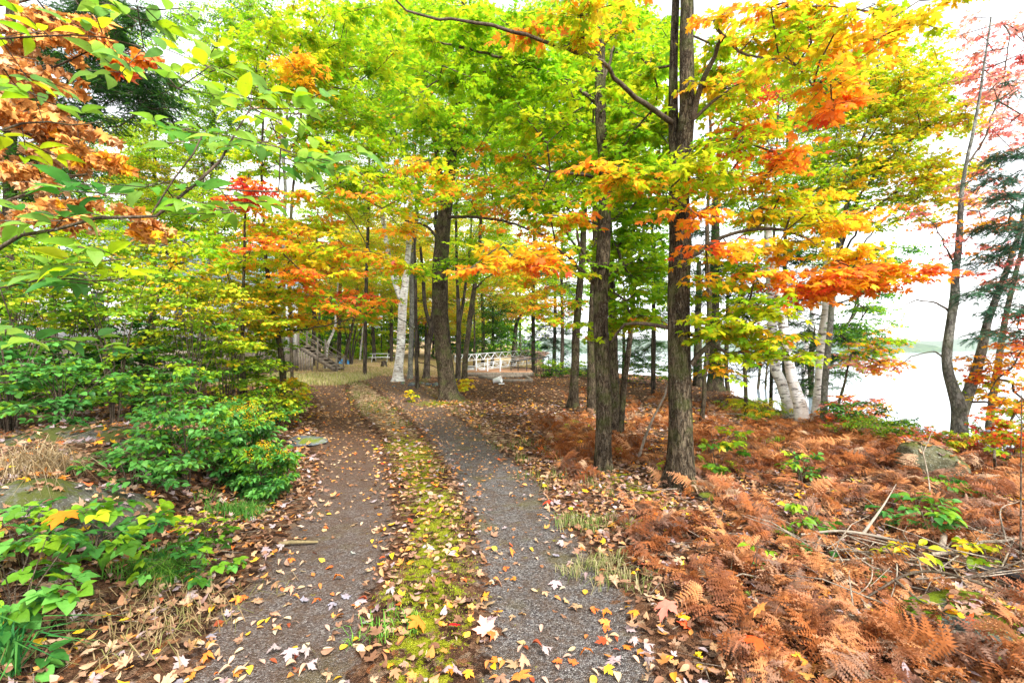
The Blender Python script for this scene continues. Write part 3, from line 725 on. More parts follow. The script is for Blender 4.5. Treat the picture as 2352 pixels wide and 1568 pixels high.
tree('maple', 'slim straight maple with rough bark standing left of the thickest maple', trunks=[
    [(1388, 1082, 35), (1386, 1000, 33), (1384, 900, 34), (1383, 780, 33), (1381, 650, 32), (1386, 520, 29), (1387, 420, 27), (1379, 300, 25), (1376, 200, 23), (1377, 80, 20), (1378, -20, 18), (1380, -140, 15)]],
  limbs=[
    [(1364, 232, 6.2, 9), (1324, 200, 6.1, 8), (1284, 178, 6, 8), (1209, 150, 5.8, 7), (1134, 130, 5.6, 6), (1064, 110, 5.4, 5), (999, 95, 5.2, 4)],
    [(1209, 151, 5.8, 6), (1150, 158, 5.7, 5), (1094, 167, 5.6, 5), (1009, 184, 5.4, 4), (964, 215, 5.3, 3)],
    [(1372, 655, 6.2, 11), (1334, 620, 6.0, 10), (1294, 580, 5.5, 8), (1264, 566, 5.0, 7), (1230, 562, 4.6, 5), (1180, 590, 4.3, 4)],
    [(1380, 640, 6.2, 9), (1354, 602, 6.1, 8), (1331, 565, 6, 7), (1322, 508, 5.9, 5), (1300, 470, 5.7, 4)],
    [(1372, 410, 6.2, 8), (1330, 400, 6, 7), (1264, 395, 5.8, 5), (1230, 385, 5.6, 4)],
    [(1364, 232, 6.2, 8), (1395, 160, 6.3, 7), (1410, 100, 6.3, 5), (1430, 40, 6.3, 4)]],
  blobs=[
    (1420, 130, 7.1, 120, 100, .6, 1.1, 'G:7 YG:4'), (1260, 210, 5.9, 150, 90, .8, 1.2, 'G:8 YG:3'), (1120, 100, 5.6, 160, 90, .7, 1.2, 'G:8 YG:4'), (1000, 200, 5.5, 90, 50, .6, .8, 'G:8 YG:3'),
    (1190, 350, 6, 110, 26, .4, .8, 'YG:5 O:2 G:3'), (1320, 320, 6.9, 90, 80, .4, 1.1, 'G:7 YG:4 O:1'), (1270, 430, 5.9, 110, 50, .5, 1.0, 'G:5 YG:3 O:2'),
    (1200, 585, 4.4, 120, 26, .3, 1.2, 'O:5 Y:3 RO:2 YG:1'), (1310, 485, 5.0, 90, 24, .3, 1.2, 'O:5 RO:2 YG:3'), (1255, 605, 4.2, 70, 24, .2, 1.2, 'O:5 RO:6'), (1130, 600, 4.1, 70, 26, .2, 1.0, 'O:5 Y:4'),
    (1330, 560, 6.1, 60, 70, .5, .8, 'G:6 YG:4'), (1460, 480, 7.1, 80, 130, .6, 1.1, 'G:9 YG:2'), (1470, 640, 6.9, 70, 110, .6, 1.2, 'G:8 YG:4'), (1440, 560, 6.9, 60, 90, .4, 1, 'G:8 YG:3'), (1450, 720, 6.5, 70, 40, .5, 1.0, 'G:8 YG:3 O:1'), (1360, 740, 6.3, 60, 40, .4, .6, 'G:5 YG:5 O:1')],
  edge='YG:3 O:1', size=.082, flare=.5, nside=30, rough=.09)

tree('young_maple', 'dark twisted maple stem close behind the slim straight maple', trunks=[
    [(1408, 1018, 24), (1410, 900, 22), (1408, 780, 20), (1402, 660, 18), (1400, 540, 15), (1404, 420, 13), (1398, 300, 10), (1402, 180, 8)],
    [(1424, 1012, 15, .05), (1432, 900, 14, .1), (1441, 830, 13, .15), (1450, 750, 11, .2), (1460, 640, 9, .3), (1480, 520, 7, .4)]],
  blobs=[(1480, 420, 7.6, 80, 80, .6, 1, 'G:8 DK:2'), (1440, 250, 7.6, 90, 100, .7, 1, 'G:8 YG:3'), (1490, 560, 7.8, 60, 80, .6, .9, 'G:7 DK:3')], size=.10, nside=14, rough=.14)

tree('maple', 'mottled grey maple trunk farthest left of the group beyond the slim straight maple', trunks=[
    [(1316, 937, 23), (1320, 880, 20), (1323, 780, 18), (1330, 680, 16), (1337, 590, 15), (1341, 500, 13), (1346, 400, 12), (1350, 260, 10), (1345, 120, 8), (1350, 0, 6)]],
  limbs=[[(1337, 590, 12.5, 6), (1290, 520, 12, 5), (1230, 470, 11.5, 4)]],
  blobs=[(1300, 380, 12, 120, 90, 1.5, 1.1, 'G:6 YG:5 O:1'), (1250, 250, 12, 130, 110, 1.5, 1.0, 'G:6 YG:5'), (1380, 200, 12.5, 120, 140, 1.5, 1.0, 'G:6 YG:4'), (1210, 640, 12, 90, 40, 1, .8, 'YG:4 O:5 Y:3'), (1280, 700, 12.4, 70, 40, 1, .7, 'G YG O')],
  size=.11, r=.55, T=MAPLE_MID, barkm=BARK)
tree('maple', 'straight maple trunk half hidden by the slim straight maple', trunks=[
    [(1360, 951, 25), (1360, 880, 22), (1359, 780, 20), (1364, 680, 18), (1368, 560, 16), (1366, 420, 13), (1370, 260, 10), (1368, 100, 8)]],
  blobs=[(1420, 380, 11.5, 110, 110, 1.5, 1.0, 'G:6 YG:4'), (1440, 100, 11.5, 150, 100, 1.5, 1.0, 'G:6 YG:6'), (1300, 100, 12, 150, 100, 1.5, .9, 'G:6 YG:6')], size=.11, r=.55, T=MAPLE_MID)

tree('maple', 'thick dark maple leaning slightly left with mossy foot beside the right wheel track', trunks=[
    [(1034, 918, 42), (1028, 880, 38), (1020, 820, 37), (1013, 740, 37), (1010, 660, 38), (1012, 600, 36), (1020, 500, 31), (1030, 420, 27), (1040, 330, 22), (1052, 240, 19), (1058, 150, 16), (1064, 40, 13), (1066, -60, 10)],
    [(1024, 470, 16, .1), (1010, 400, 13, .3), (1000, 330, 11, .5), (985, 250, 9, .6), (975, 150, 7, .7)]],
  limbs=[[(1030, 500, 14.2, 7), (1044, 498, 14, 7), (1109, 500, 13, 7), (1174, 512, 12.3, 6), (1209, 526, 12, 5), (1250, 540, 11.6, 4)],
         [(1050, 260, 14.4, 9), (1100, 210, 14.2, 8), (1150, 120, 14, 6)], [(1016, 560, 14.4, 8), (980, 520, 14, 6), (930, 505, 13.6, 5)]],
  blobs=[(1050, 180, 14, 150, 130, 2, 1.1, 'G:7 YG:4'), (960, 280, 13.5, 120, 90, 2, 1.0, 'G:6 YG:5 O:1'), (1150, 320, 14, 130, 100, 2, 1.0, 'G:6 YG:5'), (1120, 440, 12.5, 110, 50, 1.5, .8, 'YG:4 O:5'), (930, 430, 13, 110, 50, 1.5, 1.0, 'YG:5 O:3 G:2'), (1000, 60, 14, 200, 70, 2, 1, 'G YG'), (1060, 590, 13, 60, 50, .8, .8, 'G:6 YG:4'), (1200, 520, 12, 70, 40, 1, .8, 'O:4 YG:3')],
  size=.12, r=.6, T=MAPLE_MID, nside=28, flare=.5)

tree('birch', 'white birch with peeling bark and two leaning tops beside the track bend', trunks=[
    [(914, 874, 24), (916, 840, 20), (921, 795, 19), (924, 740, 19), (926, 692, 19), (934, 620, 14), (940, 540, 12), (944, 475, 11), (950, 380, 9), (955, 260, 7)],
    [(924, 695, 14, .1), (905, 640, 12, .2), (890, 570, 11, .2), (882, 520, 10, .3), (872, 440, 8, .4), (868, 340, 6, .5)]],
  blobs=[(900, 330, 20, 110, 90, 2, 1, 'G:6 YG:5'), (960, 200, 20, 100, 110, 2, .9, 'G:6 YG:5'), (860, 470, 20, 90, 50, 2, .9, 'YG:5 Y:4')], barkm=BIRCH, T=FARL, size=.10, r=.6, k=8, rough=.05, leafm=FARLEAF)
tree('maple', 'dark upright trunk immediately right of the white birch at the bend', trunks=[
    [(942, 869, 12), (943, 820, 11), (946, 740, 11), (946, 640, 11), (952, 540, 10), (962, 430, 12), (969, 350, 11), (968, 280, 9), (972, 150, 7), (975, 0, 5)],
    [(962, 420, 9, 0), (939, 365, 9, -.4), (894, 285, 8, -1), (849, 235, 7, -1.5), (784, 165, 6, -2), (740, 120, 4, -2)]],
  blobs=[(820, 150, 18, 130, 110, 2, 1.0, 'G:6 YG:5'), (960, 100, 20, 120, 110, 2, 1.0, 'G:6 YG:5'), (780, 320, 18, 100, 80, 2, .9, 'G:5 YG:5 Y:1')], T=FARL, size=.12, r=.65, k=10, npair=5, leafm=FARLEAF, barkm=BARKG)
tree('dead_pine', 'thin dark trunk with bare broken side twigs between birch and thick leaning maple', trunks=[
    [(958, 889, 9), (957, 840, 9), (956, 780, 8), (955, 700, 8), (953, 600, 6), (950, 520, 4)]],
  limbs=[[(957, 800, 18.5, 2), (985, 790, 18, 2), (1010, 770, 17.5, 1.5)], [(956, 760, 18.5, 2), (925, 735, 18.3, 2), (905, 728, 18, 1.5)], [(956, 830, 18.5, 2), (990, 838, 18, 2), (1012, 850, 17.7, 1.5)], [(956, 735, 18.5, 2), (990, 725, 18.2, 2), (1003, 705, 18, 1.5)]], barkm=BARKF, nside=10)
tree('maple', 'crooked trunk leaning right just left of the thick leaning maple', trunks=[
    [(979, 869, 15), (983, 800, 14), (990, 760, 14), (997, 715, 13), (998, 650, 11), (1002, 560, 9), (1000, 450, 7), (1005, 350, 5)], [(992, 760, 10, .3), (976, 700, 9, .6), (972, 640, 8, .8), (965, 560, 6, 1)]],
  blobs=[(1000, 420, 23, 110, 90, 2, 1, 'YG:5 G:4 Y:2'), (950, 560, 22, 80, 40, 2, .8, 'Y:5 YG:4')], T=FARL, size=.12, r=.75, k=10, npair=5, leafm=FARLEAF, barkm=BARKF, nside=10)
tree('maple', 'forked slim trunk right behind the thick leaning maple', trunks=[
    [(1052, 872, 12), (1053, 800, 11), (1054, 742, 11), (1050, 638, 7), (1048, 540, 6), (1050, 430, 5)], [(1055, 745, 8, .1), (1063, 700, 7, .2), (1071, 640, 6, .3), (1080, 560, 5, .3), (1085, 450, 4, .4)]],
  blobs=[(1080, 400, 21, 90, 100, 2, 1, 'G:5 YG:5'), (1090, 560, 21, 70, 40, 1.5, .7, 'G:5 YG:5 O:1')], T=FARL, size=.12, r=.7, k=10, npair=5, leafm=FARLEAF, barkm=BARKF, nside=10)
tree('maple', 'grey trunk leaning right next to the aluminium gangway', trunks=[
    [(1066, 878, 14), (1069, 820, 12), (1076, 760, 12), (1083, 710, 12), (1093, 640, 10), (1100, 590, 9), (1105, 500, 7), (1115, 380, 6), (1118, 260, 4)]],
  limbs=[[(1090, 665, 20, 5), (1115, 640, 19.6, 4), (1140, 625, 19.3, 3)]],
  blobs=[(1140, 300, 20, 100, 120, 2, 1, 'G:6 YG:5'), (1150, 480, 20, 80, 60, 1.5, .9, 'YG:6 G:4 O:1'), (1150, 610, 19.5, 60, 30, 1, .8, 'YG:5 O:2')], T=FARL, size=.12, r=.7, k=10, npair=5, leafm=FARLEAF, barkm=BARK, nside=12)

# saplings and thin stems right of the track
tree('sapling', 'thin crooked bare sapling stem just right of the thickest maple', trunks=[
    [(1611, 968, 9), (1618, 915, 9), (1618, 870, 9), (1625, 800, 11), (1630, 700, 12), (1624, 600, 11), (1625, 500, 8), (1630, 400, 8), (1633, 330, 7), (1630, 260, 6), (1624, 220, 4)]],
  blobs=[(1650, 260, 9, 60, 50, .5, .8, 'G:5 YG:5'), (1620, 380, 9, 50, 60, .5, .8, 'G:6 YG:4')], size=.1, nside=10, rough=.14)
tree('sapling', 'straight dark pole sapling standing in the ferns beneath drooping orange leaves', trunks=[
    [(1714, 961, 9), (1713, 910, 8), (1711, 850, 8), (1709, 780, 7), (1706, 700, 6), (1705, 620, 5)]], blobs=[(1710, 640, 10.4, 50, 50, .5, .7, 'G YG')], T=MAPLE_MID, nside=10)
tree('leaning_stem', 'thin dead stem leaning right in the ferns between the two big maples', trunks=[[(1462, 1058, 6), (1478, 1015, 6), (1500, 960, 5), (1528, 905, 5), (1532, 880, 4)]], nside=8, barkm=DEADW)

# birch clump by the lake
def birch(lb, tr, bl=(), **k): tree('birch', lb, trunks=tr, blobs=bl, barkm=BIRCH, T=FARL, leafm=FARLEAF, size=.075, r=.45, k=7, nside=14, rough=.05, group='birch clump by the lake', **k)
birch('white birch leaning left, leftmost of the thick birch stems by the lake', [[(1819, 958, 26), (1808, 920, 24), (1795, 878, 23), (1782, 850, 22), (1775, 780, 20), (1774, 700, 18), (1768, 620, 16), (1762, 540, 13), (1760, 440, 10)]], [(1760, 470, 10.5, 70, 60, 1, .8, 'G:5 YG:4')])
birch('white birch with dark scarred foot, leaning beside the leftmost birch', [[(1844, 977, 29), (1838, 930, 26), (1820, 873, 22), (1808, 810, 20), (1798, 750, 20), (1792, 690, 18), (1780, 620, 16), (1766, 560, 14), (1765, 450, 11), (1775, 350, 8)]], [(1790, 330, 10.5, 80, 70, 1, .8, 'G:5 YG:5')])
birch('slender birch with wavy white stem in the middle of the clump', [[(1851, 949, 13), (1849, 900, 13), (1848, 838, 13), (1852, 796, 12), (1866, 738, 12), (1868, 685, 11), (1870, 600, 10), (1878, 500, 9), (1890, 400, 7), (1895, 300, 5)]], [(1850, 280, 10.5, 90, 90, 1, .8, 'G:4 YG:6'), (1890, 180, 10.5, 90, 70, 1, .8, 'YG:6')])
birch('tall straight white birch beside the dark stem at the lake edge', [[(1873, 970, 19), (1879, 910, 18), (1883, 860, 17), (1886, 790, 18), (1898, 705, 17), (1899, 620, 15), (1902, 520, 13), (1912, 425, 12), (1925, 340, 10), (1935, 280, 8), (1945, 180, 6)],
       [(1908, 440, 8, 0), (1895, 390, 7, .1), (1885, 330, 6, .2), (1870, 250, 4, .3)]], [(1930, 200, 10.3, 100, 90, 1, .9, 'G:4 YG:6'), (1990, 660, 10.5, 60, 60, .8, .8, 'BG:6 G:4'), (1980, 740, 10.5, 80, 60, .8, 1.0, 'BG:4 G:5')])
tree('yellow_maple', 'dark slim maple with fan of ascending yellow green boughs at the lake edge', trunks=[
    [(1891, 979, 14), (1894, 900, 13), (1898, 834, 13), (1906, 756, 12), (1911, 697, 12), (1920, 600, 11), (1938, 500, 10), (1958, 420, 9), (1975, 340, 7), (1992, 290, 6), (2014, 160, 4), (2020, 60, 3)]],
  limbs=[[(1925, 590, 9.9, 8), (1960, 480, 9.6, 6), (2010, 400, 9.3, 6), (2080, 330, 9, 5), (2160, 270, 8.8, 4), (2220, 240, 8.6, 3)],
         [(1922, 610, 9.9, 6), (1990, 500, 9.5, 5), (2060, 440, 9.2, 4), (2140, 400, 9, 3)], [(1958, 420, 9.9, 5), (1990, 330, 9.7, 4), (2060, 230, 9.5, 3), (2100, 170, 9.4, 2)], [(1912, 690, 9.9, 6), (1975, 570, 9.5, 4), (2060, 480, 9.3, 3), (2130, 460, 9.2, 3)]],
  blobs=[(1880, 430, 9.9, 90, 90, 1, .8, 'YG:6 Y:2 G:3'), (2000, 300, 9.6, 120, 120, 1, 1.0, 'YG:7 Y:4'), (1930, 560, 9.9, 90, 60, .8, .6, 'YG:5 G:4'), (2090, 250, 9.3, 110, 80, 1, .8, 'YG:5 Y:6'), (2180, 280, 8.9, 80, 50, .6, .8, 'Y:6 YG:4 O:1'), (2080, 400, 9.2, 130, 60, .8, .8, 'YG:6 Y:5'), (2160, 400, 9, 90, 40, .5, 1.1, 'Y:4 YG:4 O:2'), (2130, 200, 9.2, 90, 60, .6, .7, 'YG:5 Y:3 O:2'), (2050, 480, 9.3, 110, 40, .7, .7, 'YG:5 Y:4'), (2030, 160, 9.5, 100, 70, .8, .7, 'YG:6 Y:3'), (2200, 460, 8.9, 60, 25, .4, .7, 'Y:4 YG:4 O:3'), (1960, 430, 9.8, 70, 70, .8, .6, 'YG G'), (2120, 150, 9.3, 80, 60, .8, .6, 'YG:6 Y:3')],
  size=.085, r=.42, T=MAPLE_MID, k=6, nside=14, updown=(0, .5), barkm=BARKG, bow=.02)
tree('red_maple', 'low red and orange maple bough hanging over the water beside the birches', trunks=[[(1905, 985, 7), (1925, 930, 6), (1940, 880, 5), (1950, 830, 4)]],
  blobs=[(1950, 930, 9.6, 60, 36, .6, 1.1, 'RO:4 O:4 PK:3'), (1990, 960, 9.4, 35, 16, .3, 1, 'PK:4 RO:3'), (1990, 820, 9.8, 60, 45, .7, .9, 'O:4 PK:3 YG:4'), (2040, 850, 9.8, 40, 25, .4, .8, 'O:5 PK:3'), (2010, 780, 9.8, 60, 40, .6, .8, 'BG:3 G:3 O:3')], size=.08, r=.35, T=MAPLE_MID, k=5, nside=8, seedz=.2)
# conifers by the lake
def conifer(lb, tr, bl, pal='CF', nm='hemlock', **k):
    kw = dict(T=SHOOT, leafm=NEEDLE, size=.16, r=.5, k=6, npair=4, nside=12, updown=(-.35, .1), droop=.25, tilt=.35, bow=-.05, barkm=BARK, crown='needles', rt=.005, petiole=.1); kw.update(k)
    tree(nm, lb, trunks=tr, blobs=bl, **kw)
conifer('dark hemlock with the thickest trunk behind the orange boughs at the shore', [[(1640, 898, 36), (1643, 860, 32), (1641, 800, 27), (1640, 700, 24), (1642, 560, 20), (1645, 420, 14)]],
        [(1700, 640, 13, 90, 50, 1, 1.2, 'CF'), (1760, 700, 13, 100, 60, 1, 1.3, 'CF:8 DK:2'), (1640, 700, 13, 70, 60, 1, 1.1, 'CF:6 DK'), (1740, 590, 13, 90, 40, 1, 1.1, 'CF:8 DK:2'), (1620, 620, 13, 80, 60, 1, 1, 'CF:6 DK:3'), (1700, 780, 13.5, 90, 40, 1, .9, 'CF:8 DK:2'), (1640, 520, 13, 80, 60, 1, .8, 'CF DK'), (1600, 830, 14, 70, 20, 1, .9, 'CF:5 DK:4'), (1690, 860, 14, 60, 14, .8, .8, 'CF DK')])
conifer('dark cedar behind the white birches, hanging down to the water', [[(1860, 948, 16), (1862, 850, 14), (1868, 700, 11), (1872, 560, 7)]],
        [(1870, 780, 12.4, 70, 50, .8, 1.5, 'CF:7 DK:4'), (1900, 850, 12.3, 60, 50, .7, 1.6, 'CF:5 DK:5'), (1830, 700, 12.4, 70, 60, .8, 1.4, 'CF:7 DK:3'), (1850, 600, 12.4, 70, 60, .8, 1.1, 'CF:5 DK:5'), (1930, 780, 12.3, 40, 60, .6, 1.3, 'CF:5 DK:6'), (1770, 830, 12.6, 60, 40, .7, 1.3, 'CF'), (1980, 600, 12.4, 80, 30, .6, .8, 'DK:5 CF:2'), (1840, 860, 12.6, 40, 50, .6, 1.2, 'CF:7 DK:2')], nm='cedar')
conifer('pair of dark conifer stems immediately left of the thickest hemlock', [[(1604, 886, 20), (1602, 820, 18), (1604, 700, 14), (1606, 600, 10)], [(1673, 904, 11, -.2), (1668, 850, 10, -.2), (1670, 760, 9, -.2), (1672, 660, 7, -.2)]], [(1600, 560, 16, 60, 60, 1, 1, 'CF:6 DK:4'), (1670, 850, 15, 60, 14, .6, .5, 'CF')])
conifer('small dark spruce stem between hemlock and birches', [[(1738, 925, 7), (1742, 880, 6), (1748, 820, 5), (1752, 760, 4)], [(1756, 930, 5, .1), (1760, 860, 4, .1), (1768, 800, 3, .1)]], [(1760, 850, 12, 40, 30, .5, .7, 'CF:4 DK:3'), (1740, 800, 12, 50, 25, .5, 1, 'CF')], nm='spruce')

# trees at the right edge
tree('grey_maple', 'smooth grey lichen trunk forking low into a V above the boulder', trunks=[
    [(2201, 1036, 36), (2203, 1000, 30), (2205, 960, 29), (2203, 930, 29), (2190, 890, 23), (2178, 850, 20), (2176, 800, 19), (2186, 730, 17), (2194, 680, 17), (2196, 620, 14), (2204, 540, 12), (2208, 480, 10), (2215, 400, 7), (2240, 280, 6), (2260, 160, 4), (2275, 40, 3)],
    [(2208, 960, 22, .04), (2222, 910, 22, .06), (2240, 860, 20, .06), (2256, 800, 18, .0), (2268, 740, 15, -.1), (2290, 680, 13, -.2), (2320, 600, 11, -.3), (2345, 520, 9, -.3), (2365, 420, 7, -.4)]],
  limbs=[[(2196, 640, 7.3, 5), (2188, 600, 7.2, 4), (2168, 560, 7.1, 3), (2150, 520, 7, 2)], [(2182, 720, 7.3, 5), (2160, 700, 7.2, 4), (2110, 690, 7, 3), (2075, 700, 6.9, 2)], [(2178, 830, 7.3, 4), (2150, 810, 7.2, 3), (2105, 815, 7, 2), (2050, 850, 6.9, 1.5)],
         [(2215, 920, 7.3, 6), (2260, 925, 7.1, 5), (2330, 925, 6.9, 4), (2360, 915, 6.8, 3)], [(2218, 380, 7.3, 5), (2260, 320, 7.5, 4), (2300, 200, 7.6, 3), (2320, 80, 7.6, 2)]],
  blobs=[(2270, 130, 8, 90, 120, .8, .38, 'PK:8 RO:1'), (2310, 260, 7.8, 60, 90, .8, .45, 'PK:8'), (2250, 400, 7.6, 60, 60, .6, .35, 'PK:7 O:2'), (2300, 480, 7.2, 60, 60, .5, .6, 'PK:6 O:3'), (2250, 560, 7.2, 60, 50, .5, .5, 'PK:6 O:3'), (2290, 640, 7.2, 50, 40, .5, .6, 'PK:5 R:2'), (2130, 500, 7.4, 50, 30, .4, .5, 'PK:5 O:5')],
  barkm=BARKG, size=.065, r=.34, T=MAPLE_MID, k=5, nside=30, rough=.06, updown=(0, .5), bow=.02)
tree('red_maple', 'brown red maple trunk leaning right at the edge of the bank', trunks=[
    [(2264, 1045, 17), (2272, 980, 14), (2283, 894, 14), (2292, 840, 13), (2298, 800, 12), (2308, 740, 11), (2330, 640, 9), (2350, 560, 8), (2375, 440, 6)]],
  limbs=[[(2290, 870, 6.95, 5), (2320, 845, 6.8, 4), (2350, 800, 6.7, 3)]],
  blobs=[(2300, 880, 6.9, 50, 50, .4, .9, 'O:5 Y:3 RO:2'), (2330, 960, 6.8, 50, 50, .4, .9, 'YG:4 RO:4 O:3'), (2330, 1030, 6.7, 60, 30, .4, .9, 'R:5 RO:4 YG:3'), (2340, 740, 6.4, 30, 40, .3, 1.2, 'R:7 RO:4'), (2230, 890, 7.2, 30, 30, .3, .6, 'O:4 YG:4'), (2330, 800, 6.8, 40, 40, .3, .9, 'O:6 PK:3'), (2240, 820, 7.2, 25, 20, .2, .7, 'O:5 PK:5'), (2290, 990, 7, 40, 40, .3, .7, 'YG:5 O:4 R:2')],
  barkm=BARK, size=.075, r=.28, T=MAPLE_MID, k=5, nside=16, seedz=.3)
conifer('blue green spruce boughs reaching in from the right edge over the water', [[(2560, 1120, 40), (2560, 700, 32), (2562, 300, 22), (2564, 0, 12)]],
        [(2320, 350, 6, 70, 14, .4, 1.6, 'BC'), (2300, 400, 5.8, 70, 16, .4, 1.5, 'BC'), (2330, 450, 5.8, 60, 16, .4, 1.6, 'BC'), (2300, 520, 5.8, 75, 16, .4, 1.5, 'BC'), (2330, 560, 5.8, 55, 18, .4, 1.6, 'BC'), (2280, 590, 5.8, 75, 16, .4, 1.4, 'BC'), (2320, 640, 5.8, 65, 18, .4, 1.5, 'BC'), (2270, 670, 5.8, 65, 16, .4, 1.4, 'BC'), (2320, 710, 5.8, 55, 20, .4, 1.5, 'BC'), (2290, 760, 5.8, 60, 20, .4, 1.2, 'BC'), (2345, 500, 5.8, 30, 60, .4, 1, 'BC'), (2330, 200, 6, 40, 20, .3, .4, 'BC'), (2480, 350, 5.9, 130, 60, .8, .5, 'BC'), (2500, 600, 5.9, 140, 60, .9, .5, 'BC'), (2560, 150, 5.8, 150, 60, .8, .4, 'BC'), (2640, 450, 5.8, 120, 100, .8, .35, 'BC')],
        nm='spruce', y0=5.8, cov=1.7, size=.085, r=.24, k=5, npair=5, updown=(-.6, .0), bow=-.1, maxseg=.016, rt=.0025)

# pines and small conifers beyond, along the shore
conifer('feathery pine in front of the lake right of the aluminium gangway', [[(1272, 858, 9), (1273, 800, 8), (1275, 700, 7), (1276, 560, 4)]],
        [(1275, 800, 27, 70, 22, 2, 1.0, 'CF:4 BC:5'), (1280, 760, 27, 80, 22, 2, 1.1, 'CF:4 BC:5'), (1270, 715, 27, 70, 22, 2, 1.0, 'CF:4 BC:5'), (1290, 670, 27, 60, 30, 2, .9, 'CF:4 BC:5'), (1260, 620, 27, 50, 30, 2, .8, 'CF BC'), (1300, 835, 27, 50, 16, 1.5, .7, 'CF BC')], nm='pine', size=.26, r=.85, y0=27, T=PINE, rt=.01, cov=1.8)
conifer('pine beside the slim straight maple with the lake behind it', [[(1500, 880, 9), (1500, 780, 8), (1502, 640, 6), (1504, 540, 4)]],
        [(1490, 800, 19, 60, 25, 1.5, .9, 'CF:6 DK:4'), (1510, 740, 19, 60, 30, 1.5, 1, 'CF:6 DK:4'), (1490, 840, 19, 55, 16, 1.2, .7, 'CF DK'), (1500, 670, 19, 50, 40, 1.5, .9, 'CF DK')], nm='pine', size=.22, r=.7, y0=19, T=PINE, rt=.008, cov=1.9)
conifer('rounded green cedar behind the aluminium gangway', [[(1130, 835, 8), (1132, 780, 7), (1132, 700, 4)]], [(1125, 770, 33, 45, 40, 2, 2.0, 'DK:6 G:2'), (1150, 740, 33, 40, 50, 2, 1.8, 'DK:7 BG:2'), (1130, 700, 33, 45, 30, 2, 1.4, 'DK:6 YG:1')], nm='cedar', y0=33, size=.26, r=.9)

conifer('low pine boughs over the shore between the two mottled trunks and the lake', [[(1432, 868, 8), (1433, 780, 7), (1434, 660, 5)]],
        [(1425, 830, 22, 50, 22, 1.5, 1.6, 'CF:5 DK:4'), (1440, 780, 22, 55, 22, 1.5, 1.5, 'CF:5 DK:4'), (1430, 720, 22, 50, 26, 1.5, 1.3, 'CF DK')], nm='pine', y0=22, size=.24, r=.75, T=PINE, rt=.008)
# left side
tree('sapling', 'thin dark sapling with red orange leaves in the thicket left of the slim maple', trunks=[[(562, 960, 8), (560, 860, 8), (556, 740, 7), (560, 600, 6), (566, 480, 4), (572, 400, 3)]],
  blobs=[(560, 440, 7.6, 60, 30, .5, 1.1, 'R:3 RO:4 O:2'), (620, 560, 7.6, 70, 30, .5, 1.0, 'O:4 RO:3 YG:3'), (520, 600, 7.6, 60, 30, .5, .8, 'YG:5 O:2 G:3'), (680, 640, 7.8, 60, 26, .4, .9, 'RO:4 O:4 YG:2')], size=.085, r=.32, T=MAPLE, k=5, nside=10, seedz=1.2, y0=8)
tree('sapling', 'crooked thin stem crossing the shrubs in front of the white house wall', trunks=[[(300, 965, 7), (318, 860, 7), (345, 740, 6), (400, 600, 4), (440, 520, 3)]],
  blobs=[(420, 560, 6.4, 90, 36, .4, .8, 'YG:5 G:4 Y:1'), (360, 640, 6.4, 70, 30, .4, .6, 'G:5 YG:4')], size=.08, r=.3, T=OVATE, k=5, nside=10, seedz=1.0, y0=6.6, leafm=LEAFG)
conifer('dark hemlock rising behind the brown leaves on the left', [[(20, 900, 30), (22, 600, 26), (25, 300, 22), (25, 0, 16), (25, -120, 10)]],
        [(300, 180, 9.5, 110, 40, 1, 1.6, 'CF:6 DK:3'), (330, 240, 9.5, 80, 36, .8, 1.6, 'CF:8 DK:2'), (200, 120, 9.5, 120, 60, 1, 1.3, 'CF:6 DK:3'), (230, 40, 9.5, 120, 50, 1, 1.2, 'CF:5 DK:4'), (150, 260, 9.5, 110, 60, 1, 1.3, 'CF:4 DK:6'), (120, 400, 9.5, 110, 60, 1, 1.1, 'DK:6 CF:3'), (40, 300, 9.3, 80, 120, 1, 1.1, 'DK:6 CF:3')], y0=9.8, size=.15, r=.42, cov=2.6)
tree('maple', 'slim maple rising from the left bank with mixed green and orange leaves', trunks=[
    [(648, 968, 16), (651, 900, 14), (648, 840, 14), (642, 790, 12), (628, 730, 12), (619, 680, 10), (612, 620, 8), (607, 560, 7), (604, 480, 6), (600, 380, 5), (605, 260, 4), (610, 120, 3)]],
  limbs=[[(622, 700, 9.8, 7), (640, 665, 9.6, 6), (665, 600, 9.3, 5), (700, 585, 9, 4), (760, 580, 8.6, 3)], [(619, 690, 9.9, 5), (575, 665, 9.6, 4), (530, 655, 9.2, 3)], [(634, 760, 9.9, 4), (700, 757, 9, 4), (780, 740, 8.5, 3)]],
  blobs=[(620, 130, 9.5, 140, 110, 1.5, 1, 'G:7 YG:4'), (720, 60, 9, 130, 70, 1.5, 1, 'G:5 YG:5'), (660, 350, 9, 130, 60, 1.2, .9, 'G:6 YG:5 O:1'), (560, 440, 8, 60, 30, .5, .9, 'R:4 RO:4 PK:3'), (650, 500, 9, 110, 40, 1, 1.0, 'YG:5 O:3 G:2'), (580, 570, 9, 110, 40, 1, 1.0, 'YG:5 G:4 O:1'), (700, 560, 9, 100, 50, 1, 1.1, 'O:3 YG:5 Y:3'),
         (790, 590, 8.8, 110, 36, 1, 1.0, 'RO:2 O:3 YG:6 Y:2'), (830, 690, 8.6, 90, 26, .8, 1.2, 'RO:5 O:2 G:3 R:1'), (760, 700, 8.6, 90, 36, .8, .9, 'RO:2 G:6 O:1'), (700, 640, 9, 80, 40, .8, 1.0, 'Y:4 YG:4 O:3'), (640, 740, 9.6, 60, 40, .5, .8, 'G:5 YG:5'), (700, 715, 9.2, 60, 40, .5, 1.1, 'Y:5 YG:4 O:2'), (640, 640, 9.2, 70, 40, .6, 1.0, 'YG:5 Y:3 G:2')],
  edge='O:2 Y:2', size=.10, r=.42, T=MAPLE_MID, k=6, rough=.07, nside=14, seedz=1.2)
